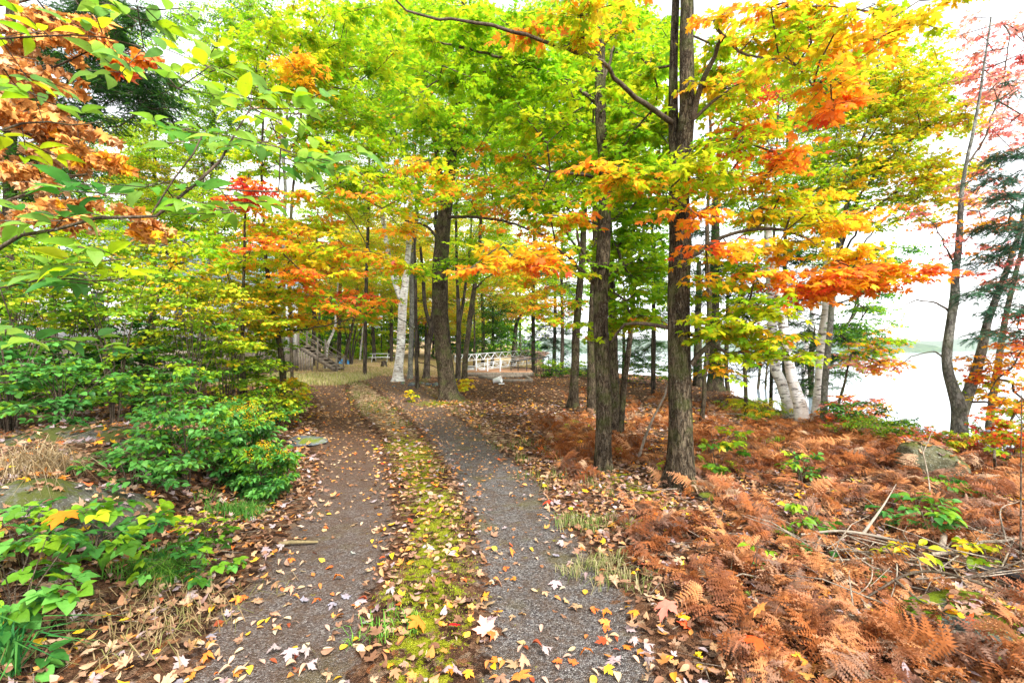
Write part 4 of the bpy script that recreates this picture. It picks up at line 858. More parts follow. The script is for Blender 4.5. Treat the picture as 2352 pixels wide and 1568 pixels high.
tree('maple', 'leafy young maple with orange tipped sprays left of the track in the canopy', trunks=[
    [(671, 905, 7), (670, 830, 7), (668, 740, 7), (664, 640, 7), (668, 520, 7), (676, 400, 6), (690, 280, 5), (700, 150, 4), (705, 20, 3)]],
  blobs=[(705, 155, 7.6, 55, 45, .4, 1.2, 'O:6 Y:3'), (760, 200, 9.5, 100, 90, 1.2, 1, 'G:6 YG:5'), (850, 90, 9.5, 120, 90, 1.5, 1, 'G:6 YG:5'), (800, 330, 9.5, 110, 70, 1.2, 1, 'G:6 YG:5 O:1'), (880, 400, 8.5, 90, 40, .8, 1.0, 'YG:6 G:4 O:1'), (900, 455, 7, 80, 22, .5, .9, 'O:4 YG:4'), (960, 520, 7, 60, 20, .4, .9, 'O:5 Y:3 YG:2'), (1000, 400, 8, 70, 40, .6, .9, 'YG:6 O:3'), (760, 450, 9, 90, 40, 1, 1.0, 'YG:5 O:3 G:2'), (960, 620, 8.5, 50, 40, .6, .6, 'G:5 YG:4'), (870, 620, 9, 60, 40, .6, .6, 'YG:5 O:3')],
  edge='O:2 Y:3', size=.105, r=.42, T=MAPLE_MID, k=6, nside=10, seedz=1.5, bow=.16)
tree('slim_tree', 'thin dark stem among the shrubs left of the forked young maple', trunks=[[(466, 886, 9), (467, 840, 9), (466, 760, 8), (464, 660, 6), (470, 560, 5), (466, 450, 4), (470, 380, 3)]],
  blobs=[(440, 470, 12, 130, 60, 1, 1.5, 'YG:5 G:5'), (380, 560, 12, 130, 50, 1, 1.4, 'YG:6 Y:2 G:2'), (540, 540, 12, 100, 60, 1, 1.5, 'YG:5 O:1 G:3'), (600, 620, 12, 90, 50, .8, 1.3, 'YG:5 Y:4 O:1'), (640, 700, 12, 60, 40, .6, 1.2, 'YG:5 Y:4')], T=FARL, size=.10, r=.5, k=7, nside=8, y0=13, leafm=FARLEAF)
tree('bare_tree', 'nearly bare grey tree against the sky above the left shrubs', trunks=[
    [(648, 870, 10), (650, 700, 10), (652, 560, 9), (655, 430, 8), (650, 340, 8), (660, 260, 6), (655, 180, 4), (665, 90, 3)], [(652, 380, 5, 0), (640, 300, 4, .2), (620, 240, 3, .2)], [(652, 360, 6, .1), (690, 310, 5, .1), (730, 240, 4, .2), (745, 150, 2, .2)], [(700, 300, 4, .1), (760, 280, 3, .2)], [(655, 300, 4, .1), (680, 220, 3, .2), (690, 130, 2, .3)]],
  blobs=[(690, 230, 17, 100, 110, 1.5, .35, 'YG:3 PK:3 G:4'), (640, 180, 17, 70, 80, 1.5, .3, 'YG PK G')], T=FARL, size=.09, r=.6, k=7, leafm=FARLEAF, barkm=BARKG, nside=8, y0=17, maxseg=.03)

# ------------------------------------------------------------------ forest beyond the clearing
BGW = [
 # label, kind, trunk, y, blobs, palette
 ('maple', 'yellow green maple crown glowing behind the hemlock on the left', [(350, 830, 14), (352, 600, 12), (355, 400, 8), (358, 250, 4)], 20, [(360, 400, 110, 80, 1.4, 'Y:4 YG:6'), (300, 330, 110, 70, 1.2, 'YG:6 BG:2'), (240, 420, 110, 70, 1.2, 'YG:5 G:5'), (420, 470, 100, 60, 1.1, 'YG:5 Y:4'), (370, 470, 80, 40, 1, 'BG:5 G:5')], None),
 ('maple', 'tall yellow green maple left of the house roof behind the shrubs', [(120, 830, 16), (122, 600, 12), (128, 400, 8)], 15, [(90, 480, 120, 70, 1.2, 'YG:6 G:5'), (160, 540, 130, 60, 1.2, 'YG:6 Y:1 G:3'), (300, 520, 110, 50, 1.0, 'YG:5 G:5'), (60, 620, 90, 60, .7, 'G:6 YG:4')], None),
 ('ash', 'pale green tree with airy leaves at the gap of sky on the upper left', [(480, 830, 10), (482, 600, 9), (490, 300, 7), (500, 60, 4)], 19, [(400, 330, 100, 60, 1.0, 'G:5 YG:5'), (420, 200, 90, 60, .8, 'G:5 YG:5'), (330, 60, 90, 50, .7, 'G BG'), (500, 40, 110, 60, .8, 'G:5 YG:4 BG:3'), (560, 170, 100, 80, .9, 'G:5 BG:4 YG:3'), (470, 290, 90, 70, .9, 'BG:3 G:5 YG:2'), (540, 350, 110, 70, 1.1, 'G:5 YG:5'), (600, 30, 80, 60, .7, 'G YG')], None),
 ('maple', 'yellow maple behind the wooden stairs of the house', [(720, 812, 9), (722, 700, 8), (726, 600, 6), (730, 480, 4)], 33, [(700, 640, 90, 50, 1.2, 'Y:6 YG:4 O:2'), (740, 560, 90, 50, 1.1, 'Y:4 YG:6'), (660, 560, 80, 60, 1, 'YG:6 Y:3 O:2')], None),
 ('birch', 'leaning white birch right behind the stairs', [(747, 817, 8), (752, 795, 7), (764, 765, 6), (770, 750, 5), (772, 700, 4), (780, 620, 3)], 31, [(790, 600, 60, 50, 1, 'Y:5 YG:5')], 'birch'),
 ('maple', 'dark straight trunk left of the blue tarp', [(778, 818, 11), (779, 790, 10), (780, 740, 9), (782, 640, 8), (785, 540, 6)], 37, [(790, 560, 80, 60, 1.3, 'YG:6 Y:4'), (760, 470, 90, 60, 1.2, 'YG:6 G:4')], None),
 ('maple', 'dark trunk leaning right just behind the blue tarp', [(792, 822, 8), (797, 800, 8), (803, 775, 7), (815, 720, 6), (825, 640, 5)], 36, [(840, 620, 80, 50, 1.3, 'Y:5 YG:5 O:1'), (850, 520, 90, 60, 1.2, 'YG:5 Y:5')], None),
 ('birch', 'thin white birch far off in the clearing', [(827, 821, 4), (830, 795, 4), (833, 760, 3), (836, 700, 3)], 44, [(850, 690, 60, 40, 1.2, 'Y:3 YG:5 G:3')], 'birch'),
 ('maple', 'straight grey trunk beside the far picnic table', [(860, 828, 9), (858, 780, 8), (856, 740, 7), (856, 640, 6)], 40, [(880, 640, 90, 50, 1.4, 'YG:6 Y:5'), (860, 720, 80, 30, 1.2, 'G:5 YG:6')], None),
 ('maple', 'trunk between the picnic table and the white birch', [(899, 828, 8), (899, 760, 8), (899, 680, 6), (900, 600, 5)], 39, [(910, 560, 90, 60, 1.2, 'Y:6 YG:4'), (940, 680, 60, 50, 1.3, 'Y:4 YG:5')], None),
 ('oak', 'orange tinged oak crown far behind the thick leaning maple', [(1010, 830, 8), (1010, 740, 7), (1012, 640, 5)], 45, [(1010, 690, 80, 60, 1.3, 'O:3 Y:4 YG:4'), (1060, 740, 60, 40, 1.2, 'YG:5 Y:4'), (1000, 600, 90, 60, 1.2, 'YG:5 Y:4')], None),
 ('maple', 'tall bright yellow maple above the aluminium gangway', [(1109, 835, 8), (1110, 760, 8), (1108, 700, 7), (1106, 640, 5)], 38, [(1110, 640, 70, 50, 1.2, 'Y:5 YG:5 O:2'), (1150, 690, 60, 50, 1.1, 'O:4 Y:4 YG:3'), (1100, 540, 90, 60, 1.1, 'YG:6 Y:3')], None),
 ('maple', 'orange maple with dark forked trunk at the shore beyond the gangway', [(1178, 838, 10), (1181, 790, 9), (1186, 745, 8), (1200, 715, 5), (1212, 680, 4)], 33, [(1200, 690, 60, 40, 1.0, 'O:4 Y:4 YG:3'), (1230, 640, 70, 50, .9, 'YG:5 Y:4 O:2'), (1190, 590, 80, 50, .9, 'YG:6 G:3')], None),
 ('slim_tree', 'row of thin stems crowding behind the forked slim trunk', [(1088, 845, 4), (1090, 770, 4), (1088, 680, 3), (1086, 600, 3)], 30, [(1090, 620, 60, 50, 1, 'YG:6 Y:3 O:1'), (1130, 560, 60, 50, 1, 'G:4 YG:6')], None),
 ('maple', 'green maple at the shore behind the pair of mottled trunks', [(1290, 870, 9), (1292, 760, 8), (1290, 600, 6), (1300, 400, 4)], 24, [(1290, 540, 90, 70, 1.1, 'G:5 YG:5'), (1350, 640, 90, 60, 1.1, 'G:5 YG:5'), (1250, 700, 70, 40, .8, 'YG:5 Y:3 O:1'), (1260, 380, 100, 80, .9, 'G:6 YG:5')], None),
 ('maple', 'green maple filling the gap between the two big maples near the lake', [(1500, 905, 10), (1502, 760, 9), (1500, 600, 7), (1495, 400, 5), (1495, 200, 3)], 15, [(1490, 560, 80, 80, 1.2, 'G:7 YG:4'), (1510, 700, 70, 70, 1.2, 'G:6 YG:4'), (1480, 360, 90, 90, 1, 'G:6 YG:4'), (1470, 120, 130, 100, 1, 'G:6 YG:5')], None),
 ('poplar', 'tall green tree with small leaves behind the birch tops near the lake', [(1800, 925, 10), (1802, 700, 9), (1806, 400, 6), (1815, 150, 3)], 14.5, [(1750, 450, 100, 90, .9, 'G:5 YG:5'), (1900, 400, 110, 90, .9, 'G:4 BG:3 YG:4'), (1980, 250, 110, 90, .7, 'YG:5 G:4'), (1800, 330, 100, 80, 1.0, 'BG:3 G:6 YG:3'), (1850, 180, 110, 90, .7, 'G:4 BG:4 YG:4'), (1780, 120, 100, 90, .9, 'G:4 YG:5'), (1830, 560, 90, 50, .7, 'G:5 BG:4'), (1960, 620, 80, 60, .7, 'BG:6 G:4'), (2080, 600, 60, 50, .5, 'BG:6 G:4')], None),
 ('maple', 'red leaved maple glimpsed between birch tops in the canopy', [(1770, 925, 8), (1775, 700, 7), (1780, 450, 5), (1790, 200, 3)], 13, [(1790, 230, 70, 50, .9, 'R:4 RO:5'), (1740, 190, 60, 40, .9, 'RO:5 R:4')], None),
 ('maple', 'tall maple filling the canopy left of centre above the birch', [(838, 850, 9), (840, 700, 8), (846, 500, 7), (850, 250, 5), (852, 0, 3)], 24, [(850, 200, 120, 110, 1, 'G:6 YG:5'), (760, 400, 90, 60, .9, 'YG:6 G:4'), (900, 50, 140, 80, 1, 'G:6 YG:5'), (830, 430, 90, 60, .9, 'YG:6 G:3')], None),
 ('maple', 'tall green maple whose crown fills the middle of the canopy', [(1225, 850, 9), (1225, 650, 8), (1230, 400, 6), (1228, 150, 4)], 26, [(1200, 130, 130, 110, 1.0, 'G:6 YG:5'), (1120, 260, 120, 90, 1, 'G:5 YG:6'), (1300, 60, 130, 90, 1, 'G:6 YG:5'), (1190, 430, 90, 60, .7, 'G:4 YG:6')], None),
 ('maple', 'yellowing maple on the far side of the clearing left of the thin birch', [(640, 800, 8), (642, 700, 7), (646, 560, 5)], 34, [(620, 620, 90, 60, 1.2, 'YG:6 Y:4'), (560, 650, 90, 50, 1.1, 'YG:6 G:3'), (640, 720, 70, 30, 1, 'Y:5 YG:5')], None),
]
for nm, lb, tr, y0, bl, kd in BGW:
    tree(nm, lb, trunks=[tr], y0=y0, blobs=[(a, b, y0, c_, d_, y0 * .07, e_, p_) for a, b, c_, d_, e_, p_ in bl], T=FARL, leafm=FARLEAF, size=.12 if y0 > 22 else .10, r=.0245 * y0 + .15, k=12, npair=5,
         barkm=BIRCH if kd == 'birch' else BARKF, nside=8, rough=.04, flare=.15, rt=.006, tilt=.6, maxseg=.06)
# dark conifer wall far behind the clearing
for i, (u, y0, top, lb) in enumerate([(820, 58, 640, 'dark spruce at the back of the clearing behind the thin white birch'), (880, 62, 620, 'tall dark spruce at the back of the clearing behind the picnic table'),
        (760, 56, 650, 'dark spruce at the back of the clearing behind the stairs'), (960, 60, 640, 'dark spruce showing past the trunks right of the white birch'), (1080, 52, 680, 'dark spruce behind the thin stems near the gangway'), (700, 54, 630, 'dark spruce hidden mostly by the house corner')]):
    v0 = 812
    conifer(lb, [[(u, v0, 7), (u + 1, 760, 6), (u, top, 2)]], [(u, 770, y0, 45, 26, 3, 1.6, 'CF:5 DK:5'), (u, 720, y0, 36, 30, 3, 1.6, 'CF:5 DK:5'), (u, (top + 700) / 2, y0, 24, 40, 2, 1.5, 'CF:5 DK:5')], nm='spruce', y0=y0, size=.55, r=1.5, rt=.02)
# far mixed wood
def farwood():
    lv = []; tr = []
    for i in range(120):
        x = rng.uniform(-100, 3); y = rng.uniform(50, 98); low = i % 3 == 0
        if i > 95: x = rng.uniform(-24, 1); y = rng.uniform(46, 62)
        if low: y = rng.uniform(46, 64)
        z = float(hgt(x, y)); hh = rng.uniform(2.5, 5) if low else rng.uniform(11, 19); n = 16 if low else 44; W = 2.6 if low else 3.6
        tr.append(prisms([[x, y, z - .2]], [[x, y, z + hh * .8]], .06 if low else .2, .05, 5))
        th = rng.uniform(0, 6.28, n); rr = np.sqrt(rng.random(n)); zz = rng.random(n)
        c = np.stack([x + np.cos(th) * rr * W, y + np.sin(th) * rr * W, z + hh * (.08 + .9 * zz if low else .2 + .78 * zz)], 1)
        l, _ = clusters(c, norm(np.stack([np.cos(th), np.sin(th), 0 * th], 1)), 1.7, 7, 4, .36, FARL, rng.choice(['DK:5 G:5', 'G:5 YG:5', 'YG:6 Y:3', 'DK:6 CF:3', 'YG:4 O:2 Y:2', 'G:4 DK:4 YG:3']), tilt=.7, tw_r=0); lv += l
    build('forest', lv, FARLEAF); o = C.objects['forest']; tag(o, 'far autumn wood closing off the clearing', 'forest', kind='stuff')
    t = build('distant_trunks', tr, BARKF, o)
farwood()

# ------------------------------------------------------------------ overhanging branches in front
tree('overhanging_branch', 'long arching bough of big oval green leaves reaching in from the left', cat='branch', y0=1.7, trunks=[[(-420, 1500, 26), (-400, 1100, 22), (-360, 850, 18), (-260, 720, 15), (-150, 660, 13)]],
  limbs=[[(-150, 660, 1.7, 12), (-60, 612, 1.68, 10), (0, 578, 1.66, 9.5), (60, 542, 1.66, 9), (125, 523, 1.66, 8), (230, 511, 1.68, 8), (350, 488, 1.7, 7.5), (440, 430, 1.74, 7), (500, 365, 1.78, 6), (545, 300, 1.82, 4), (575, 250, 1.85, 3)],
         [(350, 488, 1.7, 4), (400, 415, 1.72, 3), (440, 350, 1.75, 2.5), (465, 310, 1.78, 2)], [(450, 420, 1.74, 4), (500, 428, 1.76, 3), (560, 430, 1.8, 3), (640, 440, 1.85, 2)], [(105, 530, 1.66, 4), (130, 560, 1.66, 3), (200, 572, 1.68, 2.5)],
         [(-150, 660, 1.7, 7), (-80, 360, 1.9, 6), (0, 307, 1.95, 5), (50, 290, 1.95, 5), (100, 283, 1.95, 4), (235, 281, 1.95, 2.5)], [(-80, 360, 1.9, 6), (-60, 120, 1.9, 5), (0, 86, 1.9, 5), (100, 78, 1.9, 4), (245, 88, 1.95, 3), (330, 110, 2, 2)],
         [(-150, 660, 1.7, 5), (0, 662, 1.7, 4), (80, 646, 1.72, 4), (230, 652, 1.75, 3), (280, 640, 1.78, 2)]],
  blobs=[(330, 60, 2.0, 130, 45, .15, .7, 'FG:5 YG:5'), (200, 110, 1.95, 160, 30, .12, .6, 'FG:5 YG:4 BG:1'), (480, 150, 2.0, 120, 40, .12, .6, 'FG:5 YG:5'), (330, 190, 1.95, 120, 28, .12, .7, 'FG:6 BG:2'), (120, 190, 1.95, 120, 40, .1, .6, 'FG:6 YG:3'),
         (600, 240, 1.9, 110, 40, .12, .8, 'FG:5 YG:5'), (680, 270, 1.9, 60, 26, .1, .7, 'FG:6 YG:5'), (560, 330, 1.85, 120, 30, .12, .7, 'FG:6 BG:3'), (660, 370, 1.85, 90, 30, .1, .6, 'FG:6 BG:2'), (430, 300, 1.85, 90, 26, .1, .5, 'FG BG'), (300, 435, 1.72, 110, 22, .1, .6, 'BG:6 FG:4'),
         (90, 500, 1.66, 110, 18, .08, .8, 'BG:5 FG:5'), (560, 470, 1.8, 80, 40, .1, .5, 'FG:7'), (180, 620, 1.72, 80, 18, .08, .4, 'BG FG'), (300, 620, 1.75, 60, 20, .08, .4, 'FG:5 YG:3'), (80, 770, 1.7, 60, 12, .05, .4, 'BG FG'), (60, 330, 1.95, 70, 30, .1, .4, 'FG YG')],
  T=OVAL, leafm=BIGLEAF, size=.095, r=.2, k=3, npair=2, tilt=.22, droop=-.05, updown=(-.15, .3), rt=.0016, maxseg=.006, petiole=.1, crown='leaves', cov=.8, bow=.05, edge=None)
tree('withered_maple', 'mass of crumpled dry brown leaves hanging at the upper left corner', cat='tree', y0=2.6, trunks=[[(-560, 1400, 50), (-540, 900, 46), (-520, 400, 40), (-500, -100, 34)]],
  limbs=[[(-530, 620, 2.6, 14), (-300, 520, 2.7, 11), (0, 470, 2.75, 8), (100, 430, 2.8, 6), (200, 400, 2.8, 4)], [(-520, 350, 2.6, 12), (-200, 260, 2.7, 9), (0, 200, 2.8, 7), (120, 150, 2.8, 5), (200, 120, 2.8, 3)], [(-510, 100, 2.6, 12), (-200, 40, 2.7, 9), (0, 10, 2.8, 6), (160, -20, 2.8, 4)], [(-520, 360, 2.6, 9), (-100, 330, 2.7, 8), (40, 300, 2.8, 6), (180, 330, 2.8, 4)]],
  blobs=[(60, 40, 2.8, 110, 60, .25, 1.2, 'BR'), (200, 50, 2.9, 90, 40, .2, .8, 'BR:7 O:1'), (50, 200, 2.8, 90, 70, .25, 1.4, 'BR'), (130, 260, 2.8, 80, 60, .2, 1.2, 'BR'), (190, 340, 2.8, 70, 55, .2, 1.5, 'BR:8 O:1'), (70, 370, 2.8, 80, 60, .2, 1.3, 'BR'), (60, 470, 2.8, 90, 30, .2, 1.2, 'BR:8 O:1'), (170, 480, 2.8, 60, 24, .15, 1.0, 'BR'), (330, 500, 2.7, 50, 22, .1, .9, 'BR:8 O:2'), (290, 130, 2.9, 30, 20, .1, .7, 'RO O')],
  T=DRY, leafm=DRYLEAF, size=.085, r=.2, k=4, npair=3, cov=1.15, tilt=1.0, droop=1.1, crown='leaves', rt=.0025, maxseg=.012, petiole=.25, edge='BR')

# ------------------------------------------------------------------ shrubs and plants
def shrub(name, label, x, y, H, R, pal_top, pal_low, n, T=OVATE, size=.075, nst=6, r=.22, k=4, npair=3, cat='shrub', group=None, leafm=None, z0=.12, stemr=.009, lean=(0, 0), tilt=.45, droop=.2, dens=1, updown=(-.2, .35), flowers=False, rt=.0022, edge=None):
    global LEAFCOUNT
    z = float(hgt(x, y)); root = np.array([x, y, z]); e = empty(name, root, label, cat, group)
    seeds = []; sl = []; st = []
    for i in range(nst):
        a = rng.uniform(0, 2 * math.pi); q = rng.uniform(.15, .75) * R; hh = H * rng.uniform(.65, .98)
        b = root + [math.cos(a) * .05 * R, math.sin(a) * .05 * R, -.03]; t_ = root + [math.cos(a) * q + lean[0] * hh, math.sin(a) * q + lean[1] * hh, hh]
        m_ = b * .5 + t_ * .5 + [math.cos(a) * -.12 * R + rng.normal(0, .03), math.sin(a) * -.12 * R, 0]
        c = crom(np.array([b, m_, t_]), max(.1, H / 12)); rr = np.linspace(stemr, stemr * .35, len(c))
        st += tubes(c, rr, 5, .08, i)
        for p in c:
            if p[2] - z > z0 * H: seeds.append(p); sl.append(0.1 * (p[2] - z))
    n = max(2, int(n * dens)); th = rng.uniform(0, 6.28, n); ph = rng.random(n); rr = rng.random(n) ** .4
    zz = z0 + (1 - z0) * ph; prof = np.sqrt(np.clip(1 - ((zz - .55) / .62) ** 2, .1, 1))
    A = root + np.stack([np.cos(th) * rr * R * prof + lean[0] * zz * H, np.sin(th) * rr * R * prof + lean[1] * zz * H, zz * H], 1)
    PA, PB, ra, rb, dirs, _ = graph(np.array(seeds), np.array(sl), A, stemr * .6, rt, .05, step=.15)
    st.append(prisms(PA, PB, ra, rb, 3)); d = dirs.copy(); d[:, 2] *= .3; d = norm(d + 1e-6); lv = []; tw = []
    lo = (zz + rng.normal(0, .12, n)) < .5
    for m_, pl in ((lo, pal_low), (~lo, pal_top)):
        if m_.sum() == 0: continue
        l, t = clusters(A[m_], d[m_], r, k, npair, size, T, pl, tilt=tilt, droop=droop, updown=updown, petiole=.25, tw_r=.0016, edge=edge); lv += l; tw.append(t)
    LEAFCOUNT += n * k * npair * 2
    build('stems', st + tw, TWIG, e, root); build('leaves', lv, leafm or LEAFG, e, root)
    if flowers:
        fl = []; top = A[zz > .8]; top = top if len(top) else A[:3]
        c = np.repeat(top, 60, 0) + rng.normal(0, .035, (len(top) * 60, 3)) + [0, 0, .04]
        N = len(c); fl = stamp([FARL[0]], c, norm(rng.normal(0, 1, (N, 3))), rng.normal(0, 1, (N, 3)), np.full(N, .014), palette('Y', N) * [1.1, .9, .3])
        build('blossoms', fl, LEAFG, e, root)
    return e

SH = [ # u, y, H, R, n, top, low, label words
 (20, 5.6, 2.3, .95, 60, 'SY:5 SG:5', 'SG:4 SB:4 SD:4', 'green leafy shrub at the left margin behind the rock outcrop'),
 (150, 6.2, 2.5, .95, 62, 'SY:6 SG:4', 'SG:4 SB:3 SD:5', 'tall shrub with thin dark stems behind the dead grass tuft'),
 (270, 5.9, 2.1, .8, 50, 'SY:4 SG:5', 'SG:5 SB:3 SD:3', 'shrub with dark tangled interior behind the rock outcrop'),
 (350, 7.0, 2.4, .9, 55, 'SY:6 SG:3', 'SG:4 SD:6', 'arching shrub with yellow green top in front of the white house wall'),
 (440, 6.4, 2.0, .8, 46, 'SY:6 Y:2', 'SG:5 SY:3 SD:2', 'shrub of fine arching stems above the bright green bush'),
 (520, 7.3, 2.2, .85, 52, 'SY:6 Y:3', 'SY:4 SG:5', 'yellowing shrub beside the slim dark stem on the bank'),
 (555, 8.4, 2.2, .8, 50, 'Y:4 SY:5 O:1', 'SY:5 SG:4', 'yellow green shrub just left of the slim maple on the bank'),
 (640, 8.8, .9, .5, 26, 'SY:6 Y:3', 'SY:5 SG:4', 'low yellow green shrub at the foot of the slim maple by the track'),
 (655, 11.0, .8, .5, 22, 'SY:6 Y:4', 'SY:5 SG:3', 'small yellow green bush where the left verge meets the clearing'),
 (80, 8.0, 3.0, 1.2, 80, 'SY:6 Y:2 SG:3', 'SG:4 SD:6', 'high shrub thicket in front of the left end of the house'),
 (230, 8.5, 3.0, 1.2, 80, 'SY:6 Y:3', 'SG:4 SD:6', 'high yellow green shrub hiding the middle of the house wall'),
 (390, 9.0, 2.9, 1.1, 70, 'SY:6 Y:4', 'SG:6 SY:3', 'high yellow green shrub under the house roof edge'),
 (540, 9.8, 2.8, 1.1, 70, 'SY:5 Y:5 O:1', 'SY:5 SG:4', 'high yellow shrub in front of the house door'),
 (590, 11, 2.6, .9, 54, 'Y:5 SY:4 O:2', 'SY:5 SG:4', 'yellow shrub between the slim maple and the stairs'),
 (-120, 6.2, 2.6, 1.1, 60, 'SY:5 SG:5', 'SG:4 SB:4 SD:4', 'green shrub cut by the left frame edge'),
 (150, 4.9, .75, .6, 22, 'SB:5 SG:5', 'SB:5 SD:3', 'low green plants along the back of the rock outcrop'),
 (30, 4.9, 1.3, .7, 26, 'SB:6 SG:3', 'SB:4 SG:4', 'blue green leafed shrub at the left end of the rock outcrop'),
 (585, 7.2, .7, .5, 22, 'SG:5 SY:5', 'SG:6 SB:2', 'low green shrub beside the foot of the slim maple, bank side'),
]
for u, y, H, R, n, a, b, lb in SH:
    x = (u - CU) / F * y
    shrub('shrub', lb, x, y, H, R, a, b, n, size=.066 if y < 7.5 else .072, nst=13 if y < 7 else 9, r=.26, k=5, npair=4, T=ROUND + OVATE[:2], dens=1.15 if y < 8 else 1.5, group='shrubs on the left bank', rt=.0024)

def at(u, v): p = G(u, v); return p[0], p[1]
def plant(name, label, u, v, H, R, top, low, n, **k):
    x, y = at(u, v); kw = dict(cat='plant', nst=5, r=.14, k=3, npair=3, stemr=.005, rt=.0015); kw.update(k); return shrub(name, label, x, y, H, R, top, low, n, **kw)
plant('green_bush', 'bright green leafy bush on the bank right of the rock outcrop', 430, 1125, .85, .42, 'SB:6 SG:4', 'SB:7 SG:3', 62, size=.06, r=.17, k=4, npair=3, nst=9, cat='bush')
plant('green_bush', 'upright bright green shoots behind the leafy bush', 390, 1060, .95, .3, 'SB:5 SG:6', 'SB:6 SG:3', 40, size=.058, r=.15, k=4, nst=7, cat='bush')
plant('green_bush', 'low dark green bush spreading left toward the outcrop', 300, 1130, .38, .38, 'SB:6 SG:2', 'SB:6 SD:2', 24, size=.06, r=.15, k=4, cat='bush')
plant('goldenrod', 'goldenrod clump with small yellow flower heads beside the green bush', 560, 1120, .75, .32, 'SB:5 SG:3 SD:2', 'SB:6 SD:4', 50, T=NARROW, size=.075, k=5, npair=4, nst=9, updown=(.2, .9), flowers=True, r=.13)
plant('goldenrod', 'goldenrod clump nearest the track with drooping yellow heads', 610, 1150, .55, .28, 'SB:4 SG:5', 'SB:6', 40, T=NARROW, size=.07, k=5, npair=4, nst=8, updown=(.2, .9), flowers=True, r=.12)
plant('goldenrod', 'goldenrod standing behind the other two, near the small flat rock', 540, 1060, .7, .25, 'SB:4 SG:5', 'SB:6', 26, T=NARROW, size=.065, k=5, npair=4, nst=7, updown=(.2, .9), flowers=True, r=.12)
plant('bramble', 'bramble with broad green three part leaves at the left edge', 30, 1420, .42, .3, 'SB:4 SG:6', 'SB:5 SG:5', 12, T=RASP, size=.13, k=3, npair=1, r=.16)
plant('bramble', 'bramble arching over the lichen rock with yellowing tips', 215, 1290, .40, .34, 'SG:5 SY:3 SB:3', 'SB:5 SG:5', 15, T=RASP, size=.115, k=3, npair=1, r=.16)
plant('bramble', 'small bright bramble in the leaf litter beside the green grass tuft', 450, 1330, .26, .26, 'SG:5 SB:6', 'SB:5 SG:5', 13, T=RASP, size=.09, k=3, npair=1, r=.13)
plant('bramble', 'light green bramble just behind the grass tuft', 475, 1265, .3, .16, 'SY:5 SG:6', 'SG:5', 9, T=RASP, size=.085, k=3, npair=1, r=.1)
plant('bramble', 'green bramble low over the outcrop edge, left of the orange leaf', 60, 1290, .3, .25, 'SB:6 SG:3', 'SB', 9, T=RASP, size=.11, k=3, npair=1, r=.14)
plant('seedling', 'two leafed green seedling in the very corner beside grass blades', 70, 1545, .12, .08, 'SB:6 SG:3', 'SB', 2, T=ROUND, size=.1, k=2, npair=1, r=.07, nst=2)
plant('maple_sapling', 'small yellow green maple sapling at the foot of the thickest maple', 1650, 1090, .62, .3, 'SY:6 SG:4 Y:1', 'SG:6 SY:4', 13, T=MAPLE, size=.085, k=3, npair=2, r=.15, leafm=LEAF)
plant('maple_sapling', 'tiny maple sapling left of the thickest maple trunk', 1535, 1110, .3, .15, 'SG:5 SY:3', 'SG', 4, T=MAPLE, size=.07, k=3, npair=1, r=.1, leafm=LEAF)
plant('oak_seedling', 'dark green oak seedling with big lobed leaves above the fallen branches', 1945, 1320, .2, .2, 'SB:6 SG:3', 'SB:6', 4, T=OAK, size=.15, k=3, npair=1, r=.13, droop=.1, nst=3)
plant('yellow_seedling', 'yellow green seedling right of the dark green oak seedling', 2080, 1330, .24, .2, 'Y:5 SY:4', 'Y:5 SY', 5, T=NARROW, size=.10, k=3, npair=1, r=.13, nst=3)
plant('yellow_seedling', 'pale yellow seedling arching over the pile of fallen branches', 2290, 1320, .28, .22, 'Y:6 SY:3', 'SY', 6, T=ROUND, size=.06, k=3, npair=2, r=.12, nst=3)
plant('green_seedling', 'green seedling with pointed leaves in the bare litter patch', 1850, 1235, .3, .22, 'SG:5 SY:4', 'SG:6', 7, size=.07, k=3, npair=2, r=.12)
plant('green_seedling', 'green seedling among ferns in front of the boulder', 2110, 1230, .4, .28, 'SB:5 SG:5', 'SB', 12, size=.08, k=3, npair=2, r=.12)
plant('green_seedling', 'green leaves peeping from ferns at the boulder foot', 2200, 1150, .25, .2, 'SB:5 SG:5', 'SB', 6, size=.08, k=3, npair=2, r=.12)
plant('green_seedling', 'leafy green seedling between boulder and thickest maple', 1840, 1120, .42, .25, 'SG:5 SB:3 SY:2', 'SG SB', 11, size=.07, k=3, npair=2, r=.12)
plant('green_seedling', 'pale green seedling on the mossy slab', 2250, 1470, .16, .22, 'SG:6 SY:4', 'SG', 6, size=.075, k=3, npair=1, r=.12, T=OVATE)
plant('green_seedling', 'lone green seedling rising through the ferns near the path edge', 1735, 1345, .26, .08, 'SG', 'SG SB', 3, size=.06, k=2, npair=1, r=.06, nst=2)
plant('yellow_bush', 'small bright yellow bush beside the thick leaning maple', 1060, 905, .55, .35, 'Y', 'Y:8 SY', 24, T=ROUND, size=.09, k=4, npair=3, r=.16, cat='bush')
plant('yellow_bush', 'tiny yellow sprig in the litter right of the track bend', 940, 920, .35, .2, 'Y', 'Y SY', 8, T=ROUND, size=.09, k=3, npair=2, r=.14, cat='bush')
plant('green_fern', 'yellow green fern patch under the white birches', 1755, 965, .5, .55, 'SY:6 Y:3', 'SY:5 SG:4', 40, T=FROND_FAR, size=.26, k=2, npair=1, r=.2, cat='fern')
plant('green_fern', 'yellow fern at the foot of the dark pole sapling', 1690, 945, .35, .35, 'Y:5 SY:4', 'SY', 16, T=FROND_FAR, size=.24, k=2, npair=1, r=.2, cat='fern')
plant('shore_plant', 'bright green bushes on the bank between birches and boulder', 2010, 1015, .4, .7, 'SY:5 SG:6', 'SG:6', 80, T=NARROW, size=.06, k=4, npair=3, r=.16, cat='bush')
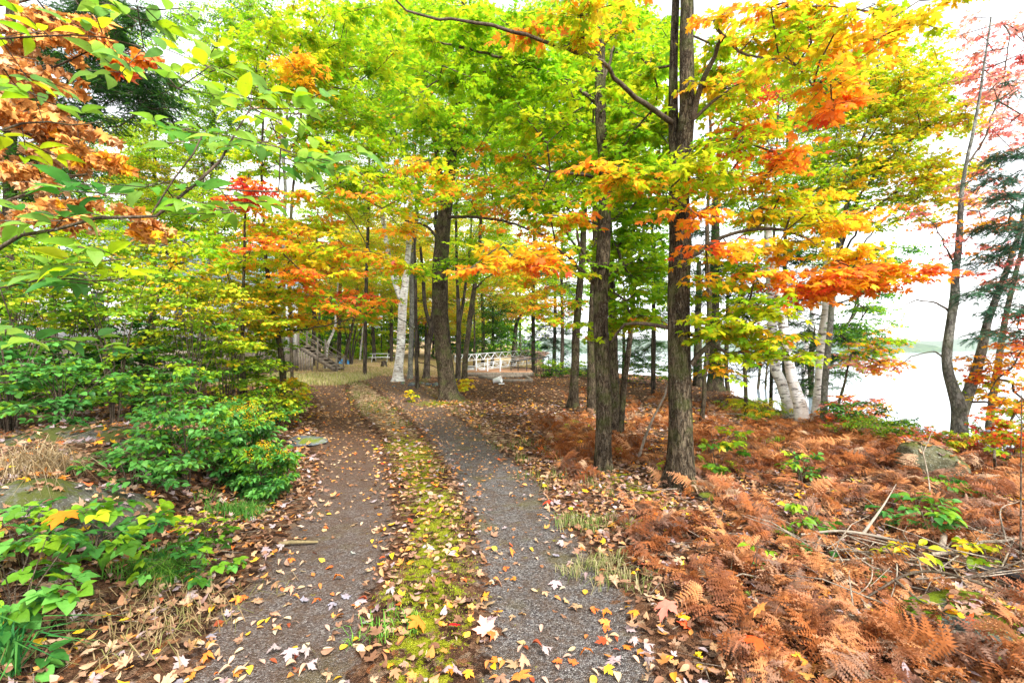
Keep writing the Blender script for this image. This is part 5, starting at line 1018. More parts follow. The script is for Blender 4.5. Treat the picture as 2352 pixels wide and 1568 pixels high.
plant('shore_plant', 'feathery green willow sprays leaning over the water', 1960, 1000, .6, .5, 'SG:4 SB:4 SD:4', 'SG:6', 40, T=NARROW, size=.07, k=4, npair=3, r=.2, cat='bush')
plant('shore_plant', 'bright green low bushes just left of the V shaped trunk', 2090, 1030, .28, .5, 'SY:5 SG:6', 'SG:6', 50, T=NARROW, size=.06, k=4, npair=3, r=.14, cat='bush')
plant('red_shrub', 'small red leaved bush at the water edge beside the dark stem', 1935, 1000, .4, .3, 'PK:5 RO:4', 'RO PK', 26, size=.06, T=MAPLE_MID, k=4, r=.14, cat='bush', leafm=LEAF)
plant('red_shrub', 'red and green leaved bush at the far end of the bank', 2320, 1075, .7, .5, 'R:3 RO:3 SY:4', 'SY:4 RO:3', 44, size=.065, T=MAPLE_MID, k=4, r=.16, cat='bush', leafm=LEAF)
plant('red_shrub', 'reddish twiggy bush behind the boulder', 2130, 1040, .35, .5, 'PK:5 RO:3 SY:2', 'RO PK', 30, size=.05, T=MAPLE_MID, k=4, r=.14, cat='bush', leafm=LEAF)
for u, v, lb in ((1560, 880, 'low yellow green shore shrub seen past the thickest maple'), (1480, 882, 'low green shore shrub between the two big maples'), (1345, 868, 'low shore shrub left of the slim straight maple'), (1270, 866, 'low yellow green shrub below the feathery pine')):
    plant('shore_shrub', lb, u, v, .9, .9, 'SY:4 SG:5', 'SG:4 SD:4', 46, size=.10, k=5, npair=3, r=.3, T=FARL, cat='shrub', leafm=FARLEAF, nst=7)
plant('aster', 'pale yellow green weed in front of the V shaped trunk', 2212, 1062, .4, .12, 'SY:5 Y:3', 'SY', 9, T=NARROW, size=.06, k=4, npair=3, r=.08, updown=(.2, .9))

# ------------------------------------------------------------------ rocks
TOPS = []
def rock(name, label, u, v, sx, sy, sz, m, seed, yaw=0, sink=.25, shape=None, pos=None, cat='rock', wedge=0):
    x, y = at(u, v) if pos is None else pos
    ico = bpy.data.meshes.new(name); import bmesh
    bm = bmesh.new(); bmesh.ops.create_icosphere(bm, subdivisions=5, radius=1.0)
    r = np.random.default_rng(seed); pl = norm(r.normal(0, 1, (14, 3))); off = r.uniform(.55, .9, 14)
    co = np.array([v_.co[:] for v_ in bm.verts])
    for nrm_, d in zip(pl, off):
        t = co @ nrm_; co = np.where((t > d)[:, None], co - (t - d)[:, None] * nrm_ * .92, co)
    co *= 1 + .10 * fbm(co[:, 0] * 3 + 7, co[:, 1] * 3 + co[:, 2] * 2, seed)[:, None] + .05 * fbm(co[:, 0] * 11, co[:, 1] * 9 + co[:, 2] * 11, seed + 3)[:, None]
    co = co * [sx, sy, sz]; co[:, 2] -= wedge * np.clip(co[:, 0] / sx, -1, 1) * sz * np.clip(co[:, 2] / sz, 0, 1)
    c, s = math.cos(yaw), math.sin(yaw); co = co @ np.array([[c, s, 0], [-s, c, 0], [0, 0, 1]])
    for v_, p in zip(bm.verts, co): v_.co = p
    for f in bm.faces: f.smooth = True
    bm.to_mesh(ico); bm.free(); ico.materials.append(m)
    o = bpy.data.objects.new(name, ico); C.objects.link(o); o.location = (x, y, float(hgt(x, y)) + sz * (1 - sink) * .5 - sz * sink * .5)
    if sx > .3: TOPS.append((o, np.array(o.location), max(sx, sy) * 1.1))
    return tag(o, label, cat)
rock('boulder', 'angular olive grey boulder half sunk in brown ferns near the lake', 2130, 1088, .44, .34, .29, BOULDER, 5, .2, .26, wedge=.4)
rock('boulder', 'small dark mossy stone behind the olive grey boulder', 2105, 1040, .14, .14, .12, BOULDER, 8, .2, .2)
rock('rock_outcrop', 'broad lichen speckled rock outcrop on the left bank', 95, 1230, .8, .48, .62, ROCK, 11, .5, 1.33, pos=(-3.45, 3.3))
rock('rock_outcrop', 'flat rock shelf strewn with leaves above the lichen outcrop', 230, 1060, 1.0, .55, .5, ROCK, 12, .1, 1.22, pos=(-4.3, 4.6))
rock('flat_rock', 'flat grey rock at the left edge of the track beside the goldenrod', 700, 1015, .42, .3, .12, GREYR, 14, -.3, .3)
rock('mossy_slab', 'flat mossy stone slab among ferns at the lower right', 2250, 1450, .5, .34, .12, SLAB, 17, -.25, .35)
rock('mossy_stone', 'small mossy stone right of the thickest maple foot', 1630, 1150, .12, .1, .07, rock_mat('moss_stone', (.09, .09, .07), (.15, .15, .11), .8), 19)
for u, v, s, sd, lb in ((925, 880, .16, 21, 'grey stone at the foot of the white birch'), (948, 884, .22, 22, 'largest bluish stone right of the white birch'), (985, 884, .16, 23, 'dark stone behind the thin dead trunk'), (1000, 886, .2, 24, 'rounded stone left of the thick leaning maple'), (970, 880, .12, 25, 'small stone between the two bluish ones'), (905, 886, .09, 26, 'pale pebble left of the white birch foot')):
    rock('stone', lb, u, v, s, s * .8, s * .6, GREYR, sd, sd)

# ------------------------------------------------------------------ fallen wood
def stick(name, label, pts, w0, w1, m=None, side=()):
    P3 = []
    for q in pts:
        p = G(q[0], q[1]); p = np.array([p[0], p[1], float(hgt(p[0], p[1])) + (q[2] if len(q) > 2 else .04)]); P3.append(p)
    c = crom(np.array(P3), .05); root = c[0].copy(); e = empty(name, root, label, 'branch')
    w0 *= .75; w1 *= .75
    build('stem', tubes(c, np.linspace(w0, w1, len(c)), 8, .16, 2), m or DEADW, e, root, smooth=True)
    for s in side:
        Q = [c[int(s[0] * (len(c) - 1))]]
        for q in s[1:]:
            p = G(q[0], q[1]); Q.append(np.array([p[0], p[1], float(hgt(p[0], p[1])) + q[2]]))
        cc = crom(np.array(Q), .05); build('side_twig', tubes(cc, np.linspace(w1 * .9 + .002, .002, len(cc)), 6, .1, 2), m or DEADW, e, root, smooth=True)
    return e
stick('fallen_branch', 'long pale fallen branch running right from the oak seedling', [(1840, 1262, .12), (1930, 1262, .14), (2020, 1275, .13), (2120, 1296, .10), (2180, 1303, .08)], .011, .016, simple('pale_dead_wood', (.26, .22, .17), .8, 0, .2, 30, .3), side=[(.5, (2030, 1240, .3), (2060, 1215, .4))])
stick('fallen_branch', 'crooked grey fallen branch at the centre of the pile', [(2140, 1308, .08), (2200, 1308, .10), (2260, 1290, .14), (2300, 1300, .16), (2350, 1275, .12), (2420, 1260, .1)], .018, .008, side=[(.3, (2160, 1350, .1), (2120, 1400, .05)), (.5, (2300, 1260, .3), (2340, 1240, .3)), (.6, (2290, 1350, .02), (2282, 1370, 0))])
stick('fallen_branch', 'thick dead limb stub with pale broken end in the pile', [(2160, 1285, .02), (2170, 1262, .12)], .03, .026)
stick('fallen_branch', 'charred black log piece at the right of the pile', [(2250, 1335, .05), (2310, 1350, .05), (2370, 1362, .04)], .035, .03, simple('charred_wood', (.03, .028, .027), .9, 0, .2, 20, .4))
stick('fallen_branch', 'dark arching dead branch lying across the mossy slab', [(1990, 1400, .05), (2080, 1380, .14), (2150, 1395, .2), (2220, 1425, .22), (2300, 1437, .18), (2370, 1440, .15)], .008, .012, TWIG, side=[(.3, (2130, 1440, .12), (2190, 1425, .1)), (.7, (2330, 1415, .3), (2352, 1405, .3))])
stick('fallen_branch', 'thin tangled grey twig branch left of the pile', [(1880, 1300, .03), (1950, 1320, .08), (2040, 1322, .1), (2110, 1318, .06)], .010, .006, side=[(.5, (2000, 1380, .1), (1960, 1400, .05)), (.8, (2060, 1370, .1), (2040, 1420, .05))])
stick('fallen_branch', 'grey stick poking out of the ferns by the mossy slab', [(2170, 1478, .06), (2230, 1494, .08), (2290, 1510, .05)], .016, .014)
stick('fallen_branch', 'short weathered sticks of wood behind the crooked sapling', [(1640, 958, .05), (1700, 962, .12), (1740, 975, .05)], .018, .012)
stick('fallen_branch', 'dark dead branch in the litter between the two big maples', [(1490, 1040, .05), (1530, 1044, .06), (1560, 1062, .03)], .02, .015, TWIG)
stick('fallen_branch', 'grey forked dead stem standing in front of the boulder', [(2145, 1260, .02), (2135, 1190, .35), (2118, 1130, .5)], .010, .005, DEADW, side=[(.9, (2150, 1100, .62), (2170, 1085, .66))])
stick('dead_sapling', 'thin straight grey pole at the right margin', [(2345, 1370, 0), (2347, 1290, .35), (2350, 1180, .8), (2352, 1080, 1.2)], .008, .004, BARKF)
stick('dead_sapling', 'short black broken stem at the end of the bank', [(2286, 1092, 0), (2284, 1060, .2), (2284, 1040, .32)], .018, .012, TWIG)
stick('dead_sapling', 'tall thin dark stem next to the black broken stem', [(2300, 1075, 0), (2302, 1000, .5), (2312, 940, .9), (2316, 900, 1.15)], .008, .004, TWIG)
stick('dead_sapling', 'thin dark upright twig in the ferns of the lower right', [(1672, 1390, 0), (1680, 1350, .12), (1688, 1330, .2)], .004, .002, TWIG)
stick('rotten_stick', 'curled piece of rotten wood lying on the left wheel track', [(640, 1254, .02), (665, 1250, .035), (700, 1244, .03), (730, 1240, .02)], .022, .012, simple('rotten_wood', (.18, .14, .07), .95, 0, .1, 25, .4))
stick('rotten_stick', 'thin dark twig lying in the grass strip between the wheel tracks', [(700, 1470, .02), (722, 1500, .04), (735, 1540, .02)], .005, .003, TWIG)

# ------------------------------------------------------------------ house, stairs, gangway and things in the clearing
def wpt(u, v, y): return P(u, v, y)
def house():
    A = np.array([-12.9, 27.2]); B = np.array([-19.5, 15.0]); d = (B - A) / np.linalg.norm(B - A); L = np.linalg.norm(B - A); nrm_ = np.array([-d[1], d[0]]) 
    if nrm_[0] < 0: nrm_ = -nrm_                                  # outward: towards the track
    zb = float(hgt(*A)) - .1; root = np.array([*A, zb]); e = empty('house', root, 'white sided lake house with blue grey roof hidden behind the shrubs', 'house')
    def q(s, o, z): return np.array([*(A + d * s + nrm_ * o), zb + z])
    ax = np.array([*d, 0]); ay = np.array([*nrm_, 0]); R = np.stack([ax, ay, [0, 0, 1]], 1); D = 7.0
    def bb(s0, s1, o0, o1, z0, z1): return box(*q((s0 + s1) / 2, (o0 + o1) / 2, (z0 + z1) / 2), s1 - s0, o1 - o0, z1 - z0, R=R)
    build('foundation', [bb(.02, L - .02, -D + .02, -.02, 0, 1.5)], WOODG, e, root)
    build('wall', [bb(0, L, -D, 0, 1.5, 4.9)], SIDING, e, root)
    def quad_roof(sgn):
        ridge = 7.6; o_e = .5 if sgn > 0 else -D - .5; om = -D / 2; z_e = 4.72
        V = []; 
        for s in (-.5, L + .5):
            for (o, z) in ((o_e, z_e), (om, ridge)):
                V += [q(s, o, z), q(s, o, z + .14)]
        V = np.array(V); Fc = np.array([[0, 2, 3, 1], [4, 5, 7, 6], [0, 1, 5, 4], [2, 6, 7, 3], [1, 3, 7, 5], [0, 4, 6, 2]]); return V, Fc, None
    build('roof', [quad_roof(1), quad_roof(-1)], ROOFM, e, root)
    g = []
    for s in (0.0, L): 
        V = np.array([q(s - .06, 0, 4.9), q(s - .06, -D, 4.9), q(s - .06, -D / 2, 7.45), q(s + .06, 0, 4.9), q(s + .06, -D, 4.9), q(s + .06, -D / 2, 7.45)])
        g.append((V, np.array([[0, 1, 2], [3, 5, 4]]), None))
    build('gable', g, SIDING, e, root)
    for s in (2.6, 6.0, 9.6, 12.2):
        f = build('window', [bb(s - .6, s - .5, 0.002, .06, 2.5, 3.9), bb(s + .5, s + .6, .002, .06, 2.5, 3.9), bb(s - .5, s + .5, .002, .06, 3.8, 3.9), bb(s - .5, s + .5, .002, .06, 2.5, 2.6), bb(s - .03, s + .03, .004, .05, 2.6, 3.8)], WHITE, e, root)
        p = build('pane', [bb(s - .5, s + .5, .003, .02, 2.6, 3.8)], DARKG, f); p.data.transform(__import__('mathutils').Matrix.Translation([-float(t) for t in root]))
    dr = build('door', [bb(.75, 1.55, .003, .05, 1.75, 3.8)], GREEND, e, root)
    build('door_trim', [bb(.62, .74, .004, .07, 1.75, 3.9), bb(1.56, 1.68, .004, .07, 1.75, 3.9), bb(.74, 1.56, .004, .07, 3.81, 3.9)], WHITE, e, root)
    build('corner_board', [bb(-.06, .12, -.1, .035, 1.5, 4.85)], WHITE, e, root)
house()

def stairs():
    y = 23.6; g = G(774, 853); y = g[1]
    bot = np.array([g[0], y, float(hgt(g[0], y))]); root = bot
    e = empty('wooden_stairs', root, 'weathered grey wooden stairs with handrails leading up to the house deck', 'stairs')
    n = 8; run, rise = .30, .185; wd = 1.1; back = np.array([0, 1., 0]); lft = np.array([-1., 0.05, 0])
    tread = lambda i: bot + lft * run * (i + .5) + [0, 0, rise * (i + 1)]
    for i in range(n):
        c = tread(i); build('tread', [box(c[0], c[1] + wd / 2, c[2], run + .04, wd, .045)], WOODP, e, root)
    for o in (0.03, wd - .03):
        a = bot + [0, o, -.02]; b = bot + lft * run * n + [0, o, rise * n - .02]
        build('stringer', [beam(a + [0, 0, .02], b + [0, 0, .02], .045, .26)], WOODG, e, root)
    zt = rise * n
    for o in (-.03, wd + .03):
        p0 = bot + [-.02, o, 0]; build('post', [box(p0[0], p0[1], p0[2] + .42, .09, .09, .9)], WOODG, e, root)
        p1 = bot + lft * run * (n * .5) + [0, o, 0]; build('post', [box(p1[0], p1[1], p1[2] + rise * n * .5 + .3, .08, .08, 1.1 + rise * n * .5)], WOODG, e, root)
        p2 = bot + lft * run * n + [0, o, 0]; build('post', [box(p2[0], p2[1], p2[2] + zt * .5 + .5, .09, .09, zt + 1.0)], WOODG, e, root)
        build('handrail', [beam(p0 + [.12, 0, .86], p2 + [0, 0, zt + .98], .07, .035)], WOODG, e, root)
        build('rail', [beam(p0 + [0, 0, .45], p2 + [0, 0, zt + .55], .025, .05)], WOODG, e, root)
        build('rail', [beam(p0 + [0, 0, .86], p1 + [0, 0, .35 + rise * n * .5], .025, .045)], WOODG, e, root)
        build('rail', [beam(p0 + [0, 0, .82], p0 + [-1.15, 0, .82], .025, .045)], WOODG, e, root)
    # deck at the head of the stairs, boarded in below
    top = bot + lft * run * n
    de = empty('deck', top, 'raised wooden deck boarded in with dark vertical planks beside the house', 'deck')
    dx = 4.2; cx = top[0] - dx / 2
    build('deck_floor', [box(cx, top[1] + .9, top[2] + zt + .02, dx, 2.6, .08)], WOODP, de, top)
    sk = []
    x = top[0] + .9
    while x > top[0] - dx:
        hh = zt - .02 - max(0, (x - top[0])) / run * rise; sk.append(box(x, bot[1] - .06 + rng.normal(0, .006), bot[2] + hh / 2 - .05, .13, .025, max(.15, hh))); x -= .158
    build('plank_skirt', sk, WOODG, de, top)
    rl = [box(x_, top[1] - .35, top[2] + zt + .5, .08, .08, 1.0) for x_ in np.arange(top[0] - .1, top[0] - dx, -1.3)]
    build('deck_railing', rl + [beam([top[0], top[1] - .35, top[2] + zt + 1], [top[0] - dx, top[1] - .35, top[2] + zt + 1], .1, .045), beam([top[0], top[1] - .35, top[2] + zt + .5], [top[0] - dx, top[1] - .35, top[2] + zt + .5], .03, .08)], WOODG, de, top)
stairs()

def tarp():
    g = G(791, 836); root = g; n = 22; u_, v_ = np.meshgrid(np.linspace(-1, 1, n), np.linspace(-1, 1, n))
    r = np.maximum(np.abs(u_), np.abs(v_)); z = .42 * (1 - r ** 2.4) * (1 + .35 * fbm(u_ * 2.5 + 3, v_ * 2.5, 5)) + .09 * fbm(u_ * 6, v_ * 6, 8) + .02
    V = np.stack([g[0] + u_ * .42 * (1 + .1 * v_), g[1] + v_ * .35, g[2] + z], -1).reshape(-1, 3); i = (np.arange(n - 1)[:, None] * n + np.arange(n - 1)[None]).ravel()
    tag(build('tarp_bundle', [(V, np.stack([i, i + 1, i + n + 1, i + n], 1), None)], TARP, origin=root, smooth=True), 'blue tarpaulin bundle lying on the lawn beyond the stairs', 'tarpaulin')
tarp()
def shrub_stems():
    g = G(806, 836); e = empty('multi_stem_tree', g, 'clump of slender dark stems fanning up beside the blue tarpaulin', 'tree')
    for i in range(8):
        a = rng.uniform(-.35, .4); t_ = g + [a * 3.0, rng.uniform(-.5, .5), 3.6]; m_ = g * .5 + t_ * .5 + [-a * .5, 0, 0]; c = crom(np.array([g + [a * .25, 0, -.05], m_, t_]), .3)
        build('stem', tubes(c, np.linspace(.055, .02, len(c)), 6, .05, i), BARKF, e, g, smooth=True)
    A = g + np.stack([rng.uniform(-1.5, 1.6, 26), rng.uniform(-1, 1, 26), rng.uniform(2.6, 4.4, 26)], 1)
    l, t = clusters(A, norm(rng.normal(0, 1, (26, 3)) * [1, 1, .1]), .8, 10, 4, .12, FARL, 'YG:5 O:3 Y:2'); build('crown', l, FARLEAF, e, g)
shrub_stems()
def picnic(u, v, lb):
    g = G(u, v); e = empty('picnic_table', g, lb, 'table'); z = g[2]
    for o in (-.3, -.1, .1, .3): build('top_plank', [box(g[0], g[1] + o, z + .75, 1.8, .18, .04)], WHITE, e, g)
    for o in (-.72, .72): build('bench', [box(g[0], g[1] + o, z + .45, 1.8, .26, .04)], WHITE, e, g)
    for s in (-.65, .65):
        for t in (-1, 1): build('leg', [beam([g[0] + s, g[1] + t * .28, z + .73], [g[0] + s, g[1] + t * .68, z], .04, .1)], WHITE, e, g)
        build('cross_bar', [box(g[0] + s + .03, g[1], z + .41, .04, 1.6, .09)], WHITE, e, g)
picnic(876, 832, 'white picnic table out in the clearing')
g = G(882, 842); e = build('tree_stump', tubes(np.array([g + [0, 0, -.05], g + [0, 0, .2], g + [0, 0, .4]]), np.array([.22, .19, .185]), 14, .08, 3, .2), BARKF, origin=g, smooth=True); tag(e, 'short cut stump in front of the white picnic table', 'stump')

def truss(a0, a1, b0, b1, nb, e, root, r=.017, name='side_truss'):
    """planar truss between top chord a and bottom chord b"""
    a0, a1, b0, b1 = map(np.array, (a0, a1, b0, b1)); A = [a0, b0, a0, a1]; B = [a1, b1, b0, b1]
    for i in range(nb):
        t0, t1, tm = i / nb, (i + 1) / nb, (i + .5) / nb
        A += [a0 + (a1 - a0) * t0, b0 + (b1 - b0) * tm]; B += [b0 + (b1 - b0) * tm, a0 + (a1 - a0) * t1]
    build(name, [prisms(A, B, r, r, 6)], ALU, e, root)
def gangway():
    y = 24.5; g = G(1094, 860); root = np.array([g[0], y, float(hgt(g[0], y))])
    e = empty('gangway', root, 'aluminium truss gangway raised on posts over the deck by the shore', 'gangway')
    y0 = 24.5; y1 = 28.5
    for o in (0, 1.1):
        truss(P(1045, 816, y0 + o), P(1215, 804, y1 + o), P(1045, 831, y0 + o), P(1215, 816, y1 + o), 10, e, root)
    A = []; B = []
    for t in np.linspace(0, 1, 8):
        p = P(1050, 831, y0) * (1 - t) + P(1196, 817, y1) * t; A.append(p); B.append(p + [0, 1.1, 0])
    build('cross_bars', [prisms(A, B, .02, .02, 6)], ALU, e, root)
    truss(P(1092, 836, y0 - 1), P(1222, 818, y1 - 1), P(1103, 847, y0 - 1), P(1222, 832, y1 - 1), 7, e, root, .016, 'lower_truss')
    truss(P(1092, 840, y0 - .2), P(1222, 822, y1 - .2), P(1103, 850, y0 - .2), P(1222, 835, y1 - .2), 7, e, root, .014, 'lower_truss')
    for u, vt, vb, yy in ((1094, 812, 860, y0), (1120, 822, 861, y0 - .6), (1149, 820, 865, y0 - .8)):
        a = P(u, vt, yy); b = P(u, vb, yy); b[2] = min(b[2], float(hgt(b[0], b[1])) + .05); build('post', [prisms([b], [a], .035, .035, 8)], ALU, e, root)
gangway()
def dockdeck():
    g = G(1130, 862); root = g; e = empty('shore_deck', root, 'low wooden deck covered in rust brown needles at the shore', 'deck'); z = g[2]
    m, n, o = mat('needle_covered_boards'); a = noise(n, texco(n, (1, 1, 1)), 3, 5, .7); principled(n, o, ramp_node(n, a.outputs[0], [(.3, (.22, .12, .07)), (.55, (.42, .21, .11)), (.8, (.5, .36, .24))]), .95, nrm=bump(n, a.outputs[0], .5, .03))
    x0 = P(1066, 860, g[1])[0]; x1 = P(1222, 860, g[1])[0]; y0 = g[1] - .8
    for i in range(9): build('deck_board', [box((x0 + x1) / 2, y0 + .22 + i * .46, z + .22, x1 - x0, .445, .06)], m, e, root)
    build('edge_beam', [box((x0 + x1) / 2, y0 - .03, z + .1, x1 - x0 + .1, .08, .22)], WOODG, e, root)
    for x in np.linspace(x0 + .2, x1 - .2, 4): build('leg', [box(x, y0 + .1, z - .15, .12, .12, .5)], WOODG, e, root)
dockdeck()
def railing():
    y = 24.0; a = P(1172, 831, y); b = P(1262, 818, y); root = P(1211, 855, y); root[2] = float(hgt(root[0], root[1])); e = empty('black_railing', root, 'black metal handrail with thin posts leading down to the water', 'railing')
    build('handrail', [prisms([a], [b], .028, .028, 8)], BLACKM, e, root); build('lower_rail', [prisms([a - [0, 0, .35]], [b - [0, 0, .35]], .016, .016, 6)], BLACKM, e, root)
    for t in (.02, .2, .42, .66, .84, .98):
        p = a * (1 - t) + b * t; q = p.copy(); q[2] = min(float(hgt(q[0], q[1])), p[2] - .6) - .03; build('post', [prisms([q], [p], .022, .022, 8)], BLACKM, e, root)
railing()
def crib():
    g = G(1150, 876); root = g; z = g[2]; e = empty('timber_frame', root, 'low sunken timber frame holding leaves in front of the shore deck', 'frame')
    pts = [(1100, 868), (1158, 878), (1222, 876), (1205, 866)]
    p3 = [G(*q) for q in pts]
    for i in range(4): a = p3[i].copy(); b = p3[(i + 1) % 4].copy(); a[2] = float(hgt(a[0], a[1])) + .06; b[2] = float(hgt(b[0], b[1])) + .06; build('timber', [beam(a, b, .10, .14)], WOODG, e, root)
crib()
g = G(1142, 880); 
def bucket():
    a = np.array([g[0], g[1], g[2] + .13]); d = norm(np.array([[.9, -.3, .25]]))[0]; n = 20; an = np.arange(n) * 2 * math.pi / n; s = norm(np.cross(d, [0, 0, 1.])[None])[0]; t = np.cross(s, d)
    prof = [(.17, .0), (.165, .16), (.15, .17), (.14, .0)]; prof = [(-.17, .0), (-.17, .11), (.17, .145), (.19, .15), (.18, .13), (-.14, .10), (-.15, .0)]
    V = np.array([a + d * q[0] + (s * math.cos(x) + t * math.sin(x)) * q[1] for q in prof for x in an]); k = np.arange(n); k2 = (k + 1) % n
    Fc = np.vstack([np.stack([k + j * n, k2 + j * n, k2 + (j + 1) * n, k + (j + 1) * n], 1) for j in range(len(prof) - 1)])
    e = empty('bucket', g, 'white plastic bucket tipped on its side by the timber frame', 'bucket'); build('pail', [(V, Fc, None)], PLASTIC, e, g, smooth=True)
    h = np.array([a + d * .17 + s * .15 * math.cos(x) - np.array([0, 0, 1]) * .12 * math.sin(x) for x in np.linspace(0, math.pi, 12)]); build('handle', tubes(h, np.full(12, .005), 5, cap=False), ALU, e, g)
bucket()
g2 = G(1152, 884); tag(build('plastic_lid', [beam(g2 + [-.12, 0, .05], g2 + [.12, 0, .06], .2, .03)], PLASTIC, origin=g2), 'small pale plastic scrap lying before the white bucket', 'lid')
g3 = G(1081, 858); e = empty('concrete_block', g3, 'square grey concrete block at the left end of the gangway', 'block')
build('body', [box(g3[0], g3[1], g3[2] + .18, .42, .42, .42)], CONC, e, g3); build('cap', [box(g3[0], g3[1], g3[2] + .42, .5, .5, .05)], CONC, e, g3)
for i, (p, q) in enumerate((((1040, 812, 27), (1240, 824, 30)), ((1060, 824, 27), (1235, 832, 30)))):
    a = P(*p); b = P(*q); root = a; tag(build('cable', [prisms([a], [b], .008, .008, 5)], simple('cable%d' % i, (.5, .45, .3)), origin=a), ['upper', 'lower'][i] + ' thin cable strung behind the aluminium gangway', 'cable')

# ------------------------------------------------------------------ ferns, litter, grass
def scatter(n, x0, x1, y0, y1): return rng.uniform(x0, x1, n), rng.uniform(y0, y1, n)
def surf_n(x, y):
    e = .04; return norm(np.stack([-(hgt(x + e, y) - hgt(x - e, y)) / (2 * e), -(hgt(x, y + e) - hgt(x, y - e)) / (2 * e), np.ones_like(x)], 1))

def ferns():
    x, y = scatter(5200, .6, 9.5, 1.4, 17); L, R, med, e = tracks(x, y)
    n_ = vnoise(x * .9, y * .9, 31) * .65 + vnoise(x * 2.4, y * 2.4, 33) * .35
    dr = x - e[3]; dens = sstep(.42, .62, n_ + .10 * sstep(2, 5, x)) 
    near = [(1620, 1300, 150, 80), (1950, 1500, 420, 90), (2200, 1220, 180, 60), (1900, 1010, 200, 40), (2030, 1090, 200, 50), (1640, 950, 90, 50), (1500, 960, 120, 24), (1700, 1180, 80, 50), (1270, 985, 80, 20), (2300, 1130, 60, 40), (1560, 1230, 60, 40), (1740, 1050, 120, 40)]
    yy = np.maximum(y, .3); uu = CU + F * x / yy; vv = 804 + F * (HC - h0(x, y)) / yy
    bst = np.zeros_like(x)
    for a, b, c_, d_ in near:
        p = G(a, b); pr = G(a + c_, b); pt = G(a, b - d_); rx = abs(pr[0] - p[0]) + .05; ry = abs(pt[1] - p[1]) + .05
        bst = np.maximum(bst, 1 - sstep(.6, 1.15, np.hypot((x - p[0]) / rx, (y - p[1]) / ry)))
    bare = np.zeros_like(x)
    for a, b, c_, d_ in [(1450, 1110, 110, 60), (2100, 1310, 220, 50), (1890, 1170, 90, 40), (1480, 1010, 70, 40), (2250, 1430, 110, 40), (1760, 1390, 60, 20), (1420, 1200, 50, 50), (1700, 1140, 60, 30), (2000, 1180, 80, 25), (1650, 1020, 60, 20), (2130, 1100, 60, 14)]:
        p = G(a, b); pr = G(a + c_, b); pt = G(a, b - d_); rx = abs(pr[0] - p[0]); ry = abs(pt[1] - p[1])
        bare = np.maximum(bare, 1 - sstep(.6, 1.1, np.hypot((x - p[0]) / rx, (y - p[1]) / ry)))
    pr_ = np.clip(np.maximum(dens * .34, bst) * (1 - .9 * bare), 0, 1) * sstep(.25, .6, dr) * (x < crest(y) + .3) * (1 - .85 * sstep(7.5, 11, y)) * 1
    keep = rng.random(len(x)) < pr_ * (.66 + .6 * (y < 3.1)); x, y = x[keep], y[keep]; n = len(x); k = 6
    X = np.repeat(x, k) + rng.normal(0, .09, n * k); Y = np.repeat(y, k) + rng.normal(0, .09, n * k); Z = hgt(X, Y) + rng.uniform(.03, .24, n * k) * np.repeat(rng.uniform(.3, 1.1, n), k)
    a = rng.uniform(0, 6.28, n * k); tip = np.stack([np.cos(a), np.sin(a), rng.normal(.05, .35, n * k)], 1); nr = np.stack([rng.normal(0, .6, n * k), rng.normal(0, .6, n * k), np.ones(n * k)], 1)
    sz = rng.uniform(.15, .33, n * k); cid = np.repeat(np.arange(n), k); col = palette('FR:9 LD:2 LT:.5 SY:.08', n * k, cid, .35)
    pos = np.stack([X, Y, Z], 1); far = Y > 6.5
    lv = stamp(FROND, pos[~far], tip[~far], nr[~far], sz[~far], col[~far], col[~far] * .8 + .12, rng.random((~far).sum())) + stamp(FROND_FAR, pos[far], tip[far], nr[far], sz[far] * 1.1, col[far])
    ss = prisms(np.stack([X, Y, hgt(X, Y) - .02], 1)[::3], pos[::3], .002, .0015, 3, (.2, .09, .04))
    tag(build('bracken', lv + [ss], FERN), 'dried rust brown bracken covering the slope right of the track', 'fern', kind='stuff'); return n * k
nf = ferns()

